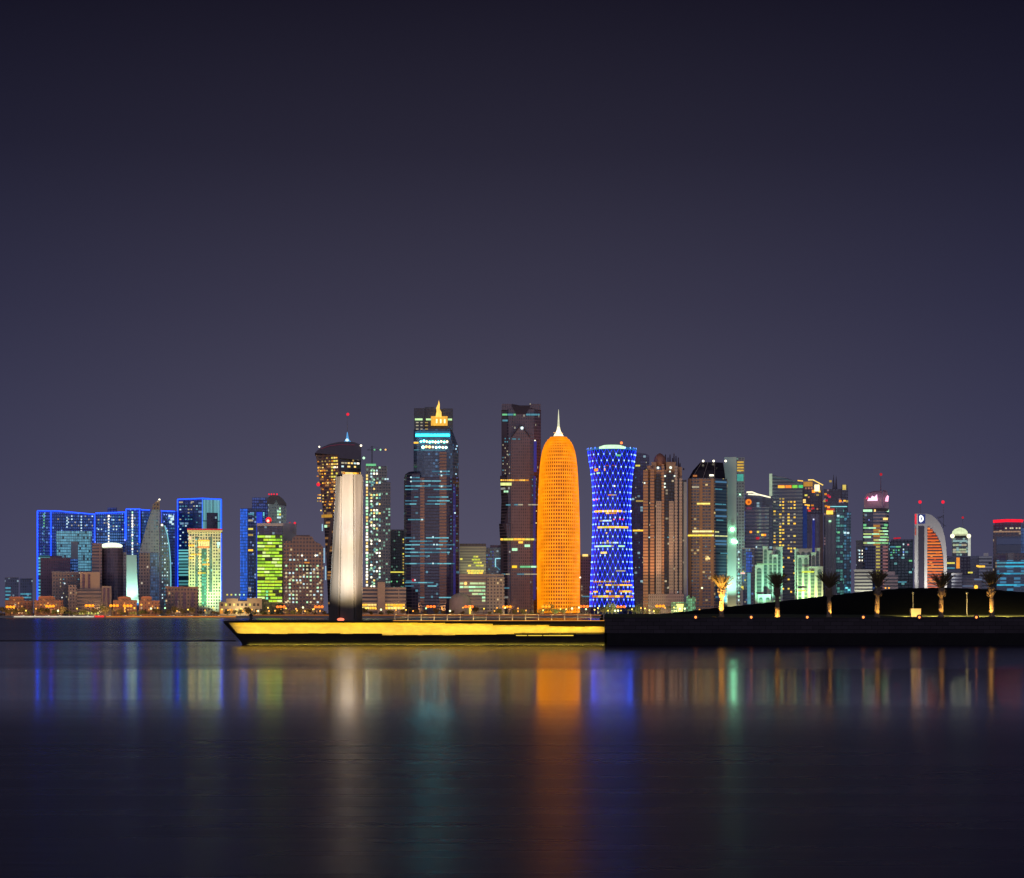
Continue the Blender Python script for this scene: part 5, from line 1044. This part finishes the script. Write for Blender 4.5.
B.box('wall', 889, 913, 541.5, TEALG); B.box('parapet', 891, 913.4, 539.4, DGLASS, 541.5, -.5, 30, reg=False); B.line([(893.5, 538.4), (900.6, 538)], 1.4, DRED, 'roof_light', df=-1); B.mast(897, 537, 540, .5, DARKMET, -1)
B.band(890, 901, 546.8, 1.2, [GRN, DIMC], .2, 4); B.grid(890, 900, 549, 556, 4, 3, 1.6, 1.2, [GRN, DIMC], .5); B.grid(902.6, 904.4, 543, 556, 1, 5, 1.2, 1.6, [emis((120,160,255), .9), COOL], .8); B.win(907.4, 544, 909, 545.4, emis((230,140,150), 1)); B.win(909, 560, 912, 561.6, GRN)
B.band(893, 912, 582, 1.2, [DIMC], .3, 5); B.band(893, 912, 592.5, 1.8, [emis((70,190,160), .7)], .1, 6); B.done()
# -- the curved white tower
D = 2440
B = Bld('office_tower', 'white tower with one curved edge and glowing orange floors', 'office tower', D, 931, None, (915, 947), 'the curved white tower')
curve = [(924.5, 513.6), (928, 513.8), (932, 515.4), (936, 518.6), (939.6, 523), (942.6, 529), (944.8, 537), (946.2, 547), (946.9, 560), (947, 618)]
B.slab('wall', [(914.6, 618), (914.6, 513.2)]+curve, plain((.58,.57,.55), .7, 0, .08, .05), 0, 30); B.panel(918.4, 526, 924.2, 606, plain((.03,.025,.04), .2), 'glass_strip')
inner = [(927.4, 528), (930, 528.4), (934, 532), (938, 537.6), (941, 545), (943, 555), (943.6, 566), (943.8, 606), (927.4, 606)]
B.slab('inner_face', inner, plain((.10,.06,.07)), -.3, .5, reg=False)
y = 528.6; k = 0
while y < 601:
    xr = 943.4
    for (a, A), (b2, C) in zip([(q[1], q[0]) for q in inner[:7]], [(q[1], q[0]) for q in inner[1:8]]):
        if a <= y <= b2: xr = A+(C-A)*(y-a)/max(b2-a, .01)
    B.win(927.6, y-.75, xr-rnd.uniform(.2, .9), y+.75, rnd.choice([emis((235,105,25), .95), emis((220,85,20), .9), emis((245,130,40), 1.0)]), 'lit_floor', df=-.6)
    if rnd.random() < .6: x0 = rnd.uniform(928, max(928.5, xr-6)); B.win(x0, y+.8, x0+rnd.uniform(2, 5), y+1.7, rnd.choice([emis((200,80,20), .8), emis((255,160,70), .9)]), 'lit_floor', df=-.6)
    y += 2.95; k += 1
B.panel(918, 514.4, 925, 523.6, emis((40,55,130), .7), 'sign_board', proud=.8); xs, ys = B.pl(920.0, -1.6); zs = Zp(518.6, D); g = []
arc = [(.2+3.3*math.sin(math.pi*i/10), 3.4*math.cos(math.pi*i/10)) for i in range(11)] + [(.2, 3.4)]
for (a, b1), (c, d1) in zip(arc, arc[1:]): g.append(tube_vf((xs+a, ys, zs+b1), (xs+c, ys, zs+d1), .95, n=6))
B.add('sign_letter', join(g), emis((240,248,255), 1.7))
B.line([(915.6, 514), (915.6, 524)], 1.6, emis((240,40,60), 1.1), 'light_strip'); B.line([(915.6, 528), (915.4, 535)], .8, emis((190,60,30), .8), 'light_strip'); B.line([(917.4, 514), (917.4, 600)], .7, emis((190,190,190), .6), 'edge_fin')
for x, yb in ((920.4, 514), (943.4, 522)): B.mast(x, 502.6, yb+6, .7, STEEL, 12, .3); B.ball(x-.4, 502, 1.7, RED, 'beacon', 12)
B.line([(937, 517), (941, 516.8), (943.6, 517)], .6, STEEL, 'antenna', df=8); B.line([(938.4, 519.4), (943, 524.6), (946, 526)], .5, STEEL, 'antenna', df=8); B.line([(937.6, 519), (942.4, 515.6), (944, 515.6)], .5, STEEL, 'antenna', df=9); B.done()
spot((W(931, 2400), 2392, 6), (W(934, 2440), 2440, 60), 260000, (1,.97,.9), 60, .8, 1)
# -- domed tower and the right edge
B = Bld('office_tower', 'small tower with a bright white dome and two corner lamps', 'office tower', 2560, 961, None, (948, 971), 'the domed tower')
B.box('wall', 952, 970.4, 537, fac((.34,.37,.40), (.12,.16,.18), 4, 3, .7, .6, .3, (150,190,180), .4)); D_ = 2556
B.add('dome', revolve_vf([(Zp(534, D_), 9.8), (Zp(531, D_), 9.2), (Zp(528.8, D_), 6.6), (Zp(527.6, D_), 2.8), (Zp(527, D_), .3)], W(962, D_), D_+12, 24), emis((225,240,190), 1.0), smooth=True); B.add('dome_rim', revolve_vf([(Zp(535.4, D_), 11.4), (Zp(533.8, D_), 11.4)], W(962, D_), D_+12, 24), emis((200,205,160), .8))
for x in (952.4, 968.8): B.ball(x, 536, 2.2, emis((250,245,200), 1.7), 'lamp', -4)
B.panel(953, 535.4, 967, 538, plain((.06,.06,.07)), 'roof_band'); B.mast(962.8, 518, 528, .6, STEEL, 10, .3); B.ball(962.8, 517.6, 1.2, DRED, 'beacon', 10); B.panel(968, 538, 970.6, 556, emis((220,225,210), .7), 'light_fin')
for y in (541, 545, 549.6, 552): B.band(953, 967, y, 1.7, [emis((190,205,160), .8), DIMW, emis((150,190,190), .8)], .15, 3.4)
B.done()
B = Bld('office_building', 'blue grey office block with an orange lit stair shaft', 'office', 2480, 962, None, None, None)
B.box('wall', 946, 980, 556, fac((.36,.38,.48), (.08,.11,.18), 4, 60, .985, .55, 0)); B.panel(956.4, 557.6, 959.6, 568.4, emis((245,150,50), 1.0), 'stair_window'); B.panel(961, 557, 970, 575, fac((.13,.12,.17), (.05,.05,.08), 4, 3, .6, .6, 0), 'window_strip')
for a, b2, y, m in ((947, 955, 563, [DIMC, YEL]), (976.4, 979, 566, [GOLD]), (968, 973, 572.6, [GOLD, YEL]), (947, 955, 568, [DIMC])): B.band(a, b2, y, 1.5, m, .1, 4)
B.done()
B = Bld('office_building', 'white frame fronted office block left of the red topped tower', 'office', 2450, 985, None, (972, 990), 'the white framed office')
B.box('wall', 979, 992, 556, fac((.58,.62,.66), (.06,.08,.12), 4, 60, .985, .5, 0)); B.box('turret', 983.6, 988.4, 553, WHITEB, 556, 1, 16, reg=False)
for y in (566.4, ): B.band(977.6, 986, y, 1.7, [GOLD, YEL], .1, 3)
B.win(988.6, 562, 991.6, 564, DARKMET); B.done()
B = Bld('low_building', 'low blue white striped block behind the leaning palm', 'low building', 2420, 956, None, None, None)
B.box('wall', 951.6, 962, 574, fac((.55,.58,.64), (.07,.08,.12), 3.9, 60, .985, .5, 0)); B.box('wing', 962.4, 982, 578, fac((.26,.26,.33), (.07,.08,.12), 3.9, 60, .985, .5, .1, (120,150,190), .35), 618, 3, 26, reg=False); B.box('roof_slab', 951, 962.4, 573, WHITEB, 574, -1, 30, reg=False); B.ball(976, 587, 2.0, emis((255,190,60), 1.7), 'lamp', -12); B.done()
B = Bld('office_tower', 'blue glass tower with a glowing red roof edge at the far right', 'office tower', 2500, 1008, None, (991, 1024), 'the red topped tower')
B.box('wall', 993, 1034, 524.6, fac((.34,.25,.24), (.06,.06,.09), 4, 3.4, .6, .6, .05, (220,190,140), .4)); B.line([(993, 521.4), (1006, 520.6), (1022, 521), (1023, 521.4)], 3.0, emis((255,25,50), 1.2, True), 'roof_light', df=-2); B.box('plant_room', 994.6, 1021, 522.6, PLUM, 530, -1, 24, reg=False)
B.panel(997.6, 536.6, 1034, 553, fac((.04,.06,.12), (.05,.09,.19), 8, 60, .99, .95, 0, rough=.1), 'glass_face'); B.panel(1021.4, 524.8, 1034, 553, fac((.06,.10,.18), (.06,.12,.24), 4, 4, .9, .9, .9, (45,85,140), .4), 'glass_face', proud=.6)
for x in (1006, 1010.6, 1012.6, 1016.6, 1019.6): B.win(x-.8, 527.6, x+.8, 529, emis((225,210,170), .9), df=-1.6)
B.band(993.6, 1021, 531.6, 1.4, [emis((190,150,120), .6)], .15, 3); B.grid(1011, 1020, 564, 566, 4, 1, 1.8, 1.4, [DIMW], 0); B.done()
B = Bld('office_building', 'long low office with cyan lit floors at the far right edge', 'office', 2440, 1012, None, None, None)
B.box('wall', 996.6, 1040, 560, fac((.22,.30,.38), (.08,.15,.23), 4.4, 6, .9, .6, .25, (50,140,180), .45)); B.box('plant_room', 1008, 1013.4, 553, fac((.38,.33,.31), (.2,.18,.18), 3, 3, .4, .6, 0), 561, 4, 12, reg=False); B.box('plant_room', 997.6, 1006, 555, PLUM, 561, 6, 12, reg=False)
for y in (562.8, 566.4, 573.6, 585): B.band(997.2, 1040, y, 1.5, [emis((60,185,220), .9), emis((50,150,190), .8), DIMC], .12, 9)
B.done()

# ================================================================== THE FAR SHORE: low houses, trees, lamps, cars
def behind(px):
    best = None
    for a, b_, D, short in SPANS:
        if short and a-1 <= px <= b_+1 and (best is None or D < best[0]): best = (D, short)
    return best[1] if best else None
REPEATS = {}
def repeat_label(o, stem, px, tail='before'):
    s_ = behind(px); REPEATS.setdefault((stem, tail, s_), []).append((px, o))
# long low terracotta houses at the left
HOUSE = fac((.20,.10,.075), (.06,.04,.04), 3.6, 4.4, .4, .5, .05, (255,170,70), .5)
for i, (x0, x1, y0, steps, lab) in enumerate(((5, 33, 600.5, (9, 24, 598), 'low terracotta house under the leftmost street lamp'), (34, 63, 600, (38, 55, 597.4), 'low terracotta house left of the stepped tan building'), (113, 137, 600, (118, 131, 597.8), 'low terracotta house below the green footed hotel'), (139, 160, 600.5, (141, 152, 597.6), 'low terracotta house below the pointed sail tower'))):
    B = Bld('low_house', lab, 'house', 2300, (x0+x1)/2, 'low terracotta houses on the left shore')
    B.box('wall', x0, x1, y0, HOUSE, 618, 0, 16); B.box('upper_wall', steps[0], steps[1], steps[2], HOUSE, y0, 2, 12, reg=False)
    B.slab('roof', [(steps[0]-.6, steps[2]), (steps[0]+2, steps[2]-1.3), (steps[1]-2, steps[2]-1.3), (steps[1]+.6, steps[2])], plain((.28,.12,.09)), 1.4, 13, reg=False)
    B.grid(x0+1, x1-1, 603, 613, 7, 3, 1.5, 1.4, [AMBER, DIMY, DIMW, GOLD], .25); B.done()

# street lamps: three heads on a crossarm
def lamp_parts(col):
    return (mesh_data('post', *tube_vf((0,0,0), (0,0,11.4), .28, .16, 8), DARKMET), mesh_data('crossarm', *tube_vf((-3.6,0,11.4), (3.6,0,11.4), .12, n=6), DARKMET),
            mesh_data('lamp_head', *ball_vf((0,0,0), 1.5, 1.1, 1, .95), col, True), mesh_data('lamp_base', *revolve_vf([(0,.5),(.9,.45),(1.1,.3)], 0, 0, 10), DARKMET))
LP = {k: lamp_parts(emis(c, 2.0)) for k, c in (('o', (255,140,28)), ('r', (255,112,36)))}
for px, k in ((11,'o'),(50.5,'o'),(90,'o'),(114.5,'o'),(128,'o'),(281,'r'),(319,'r'),(398,'o'),(431,'r'),(469,'r'),(507,'o'),(546,'o'),(584,'r'),(621,'r'),(660,'o')):
    D = 2222; p, c, h, bs = LP[k]; r0 = empty('street_lamp', (W(px, D), D-2, GZ)); r0['category'] = 'street lamp'; r0['group'] = 'three headed street lamps along the far road'
    s = 1.0 + .06*math.sin(px); r0.scale = (1, 1, s)
    for m, nm in ((p, 'post'), (c, 'crossarm'), (bs, 'lamp_base')): obj(nm, m, r0)
    for x in (-3.5, 0, 3.5): obj('lamp_head', h, r0, (x, -.3, 10.9))
    repeat_label(r0, 'orange three headed street lamp' if k == 'o' else 'reddish three headed street lamp', px)
    point((W(px, D), D+1.5, 11), 36000, (1,.42,.12), 1.2)
# small globe lamps of the shore park
GL = {c: (mesh_data('globe', *ball_vf((0,0,4.6), r), emis(cc, 2.0), True), mesh_data('post', *tube_vf((0,0,0), (0,0,4.2), .12, .09, 6), DARKMET)) for c, cc, r in (('yellow', (255,215,80), .85), ('white', (240,255,190), 1.1), ('amber', (255,170,60), .85), ('green white', (180,255,190), .95))}
gl_spots = [(543,'yellow'),(560.5,'yellow'),(566,'amber'),(572,'white'),(579,'white'),(586,'green white'),(594.5,'yellow'),(598,'yellow'),(608,'yellow'),(615,'white'),(618,'white'),(621,'yellow'),(632,'yellow'),(641,'amber'),(645,'yellow'),(649.5,'yellow'),(654,'yellow'),(665,'amber'),(674,'yellow'),(680,'white'),(684.8,'white'),(699.5,'amber'),(702,'white'),
            (14,'amber'),(26,'yellow'),(36,'amber'),(58,'white'),(77,'yellow'),(151,'white'),(165,'green white'),(177,'amber'),(188,'yellow'),(205,'amber'),(213,'yellow'),(222,'yellow'),(228,'amber'),(243,'amber'),(257,'amber'),(268,'yellow'),(296,'amber'),(305,'amber'),(313,'yellow'),(413,'amber'),(426,'green white'),(470,'yellow'),(494.5,'amber'),(518,'amber'),(885.5,'amber'),(889,'amber')] + [(x_+(i_*37 % 5)-2, ('amber','yellow','amber','white','amber')[i_ % 5]) for i_, x_ in enumerate(list(range(232, 330, 9))+list(range(366, 408, 8))+list(range(440, 536, 11)))]
for px, c in gl_spots:
    D = 2240 if px < 850 else 2300; g, p = GL[c]; r0 = empty('globe_lamp', (W(px, D), D, GZ)); r0['category'] = 'lamp'; r0['group'] = 'small globe lamps along the shore park'
    yy = rnd.uniform(607.4, 611.2) if px < 700 else 588
    r0.scale = (1, 1, max(.4, (Zp(yy, D)-GZ)/4.6)); obj('post', p, r0); q = obj('globe', g, r0); q.scale = (1, 1, 1/r0.scale[2]); q.location = (0, 0, 4.6-4.6/r0.scale[2])
    repeat_label(r0, 'small %s globe lamp' % c, px)
for px in range(545, 700, 26): point((W(px, 2235), 2232, 6), 75000, (1,.86,.32), 1)
for px in range(20, 330, 40): point((W(px, 2235), 2230, 6), 60000, (1,.55,.22), 1)
B = Bld('billboard', 'bright yellow lit billboard standing on the shore left of the park mound', 'billboard', 2280, 680)
B.box('post', 679, 680.6, 610, DARKMET, 618, 2, 1, reg=False); B.slab('board', [(676.5, 604), (683.5, 604), (682.6, 611.5), (678.4, 611.5)], emis((255,240,120), 1.6), 0, 1, reg=False); B.box('frame', 675.8, 684.2, 603.2, DARKMET, 604, -.3, 2, reg=False)
B = Bld('pavilion', 'small green lit pavilion with glass gables beside the rust coloured tower', 'pavilion', 2310, 692)
B.slab('wall', [(686.5, 618), (686.5, 597), (689, 595), (691, 599), (693, 596), (695.5, 598), (695.5, 618)], fac((.1,.3,.22), (.12,.3,.22), 3, 2.2, .7, .75, .7, (95,190,140), .5), 0, 12, reg=False); B.box('wing', 671, 686, 602, fac((.1,.25,.18), (.12,.3,.22), 3, 2.2, .7, .6, .5, (110,170,110), .45), 618, 2, 10, reg=False)

# trees: leaf clumps on a forked trunk
LEAF = plain((.075,.07,.035), .9, 0, .5, .6, 'leaves'); LEAF2 = plain((.06,.085,.035), .9, 0, .5, .6, 'leaves'); TRUNK = plain((.12,.085,.06), .95)
def tree_meshes(seed, h, w, leaf, palm_=False):
    q = random.Random(seed); V, Fc = [], []
    if palm_:
        for k in range(22):
            a = q.uniform(0, 6.28); up = q.uniform(-.2, 1.0); L = w*.55; pr_ = Vector((0, 0, h*.8))
            for i in range(5):
                u = (i+1)/5; nx_ = Vector((math.cos(a)*L*u, math.sin(a)*L*u, h*.8+h*.2*up*u*1.3-h*.22*u*u)); s_ = Vector((-math.sin(a), math.cos(a), 0))*.34*(1-.6*u)
                n = len(V); V += [pr_-s_, pr_+s_, nx_+s_*.8, nx_-s_*.8+Vector((0,0,-.15))]; Fc.append((n, n+1, n+2, n+3)); pr_ = nx_
        tr = tube_vf((0,0,0), (.2,0,h*.82), .32, .22, 7)
    else:
        cl = [(q.uniform(-.32,.32)*w, q.uniform(-.25,.25)*w, h*q.uniform(.42,.82), w*q.uniform(.16,.30)) for _ in range(9)]
        for cx_, cy_, cz, r_ in cl:
            for k in range(55):
                d = Vector((q.gauss(0,1), q.gauss(0,1), q.gauss(0,1))).normalized()*r_*q.uniform(.55,1.12); p = Vector((cx_, cy_, cz))+Vector((d.x, d.y, d.z*.85))
                a = Vector((q.gauss(0,1), q.gauss(0,1), q.gauss(0,1))).normalized()*q.uniform(.3,.7); b_ = a.orthogonal().normalized()*q.uniform(.25,.5)
                n = len(V); V += [p-a, p+b_, p+a, p-b_]; Fc.append((n, n+1, n+2, n+3))
        tr = join([tube_vf((0,0,0), (0,0,h*.45), .32, .2, 7)]+[tube_vf((0,0,h*.38), (c[0], c[1], c[2]), .16, .06, 5) for c in cl[:5]])
    me = bpy.data.meshes.new('crown'); me.from_pydata([tuple(v) for v in V], [], Fc); me.update(); me.materials.append(leaf)
    return me, mesh_data('trunk', *tr, TRUNK)
TREES = [tree_meshes(1, 9, 10, LEAF), tree_meshes(2, 8, 11, LEAF2), tree_meshes(3, 10, 9, LEAF), tree_meshes(4, 11, 9, LEAF2, True), tree_meshes(5, 13, 16, LEAF2)]
KIND = ['round dark bushy tree', 'broad dark green tree', 'tall narrow dark tree', 'small shore palm', 'large spreading dark tree']
tspots = []
q = random.Random(11)
for px in (3, 8, 16, 22, 29, 35, 41, 47, 55, 62, 68, 76, 84, 94, 106, 112, 119, 124, 134, 141, 147, 154, 160, 168, 176, 184, 193, 201, 209, 214, 219, 226, 233, 241, 249, 255, 262, 270, 276, 287, 293, 299, 309, 315, 324, 364, 372, 381, 390, 402, 409, 417, 424, 437, 444, 452, 462, 476, 483, 489, 499, 513, 525, 533): tspots.append((px+q.uniform(-1,1), q.choice((0,0,1,2,2,3,1)), q.uniform(.6,1.15)))
for px in (104, 541, 549, 556, 563, 570, 577, 603, 612, 628, 637, 646, 656, 669): tspots.append((px, 4 if px in (104, 549, 612, 637) else q.choice((0,1,2,3)), q.uniform(.8,1.2)))
for px, k, s in tspots:
    D = 2262+q.uniform(-12, 14); cr_, tr_ = TREES[k]; r0 = empty('palm_tree' if k == 3 else 'tree', (W(px, D), D, GZ)); r0['category'] = 'palm tree' if k == 3 else 'tree'; r0['group'] = 'trees along the far shore'
    r0.rotation_euler = (0, 0, q.uniform(0, 6.28)); r0.scale = (s, s, s*q.uniform(.85,1.15)); obj('crown', cr_, r0); obj('trunk', tr_, r0)
    repeat_label(r0, KIND[k], px)

# cars on the shore road
def car_meshes(col):
    body = [(-2.2,.35),(-2.2,.85),(-1.5,.98),(-.95,1.45),(.75,1.45),(1.35,1.0),(2.15,.85),(2.2,.35)]
    n = len(body); v = [(x,-.85,z) for x, z in body]+[(x,.85,z) for x, z in body]; f = [tuple(range(n)), tuple(range(n,2*n))]+[(i,(i+1) % n, n+(i+1) % n, n+i) for i in range(n)]
    wh = join([tube_vf((x,y-.1,.33),(x,y+.1,.33),.33,n=12) for x in (-1.35,1.35) for y in (-.8,.8)])
    return (mesh_data('body', v, f, plain(col, .3)), mesh_data('wheel', *wh, DARKMET), mesh_data('headlight', *ball_vf((2.2,-.6,.7), .42), emis((255,245,210), 2.2)), mesh_data('tail_light', *ball_vf((-2.2,-.6,.75), .3), emis((255,40,30), 1.6)),
            mesh_data('windscreen', *box_vf(-.9,.8,-.87,-.85,1.02,1.38), plain((.02,.02,.03), .1)))
CARS = [(n_, car_meshes(c)) for n_, c in (('white', (.7,.7,.7)), ('dark', (.05,.05,.06)), ('silver', (.4,.4,.42)))]
for px in (22, 33, 47, 58, 72, 86, 97, 108, 124, 139, 158, 172, 190, 204, 217, 290, 333, 402):
    nm, ms = CARS[q.randrange(3)]; D = 2200+q.choice((0, 4)); r0 = empty('parked_car', (W(px, D), D, GZ+.005)); r0['category'] = 'car'; r0['group'] = 'cars stopped along the far shore road'
    for m, p_ in zip(ms, ('body', 'wheel', 'headlight', 'tail_light', 'windscreen')): obj(p_, m, r0)
    repeat_label(r0, 'small %s car on the shore road' % nm, px, 'below')

# labels of the repeats: by what stands behind them, then by their order along the shore
ORD = ['leftmost', 'second from left', 'third from left', 'fourth from left', 'fifth from left', 'sixth from left', 'seventh from left', 'eighth from left']
for (stem, tail, s_), L in REPEATS.items():
    L.sort(key=lambda a: a[0]); base = '%s %s %s' % (stem, tail, s_) if s_ else '%s between buildings on the shore' % stem
    for i, (px, o) in enumerate(L): o['label'] = base if len(L) == 1 else '%s, %s' % (base, ORD[min(i, 7)])
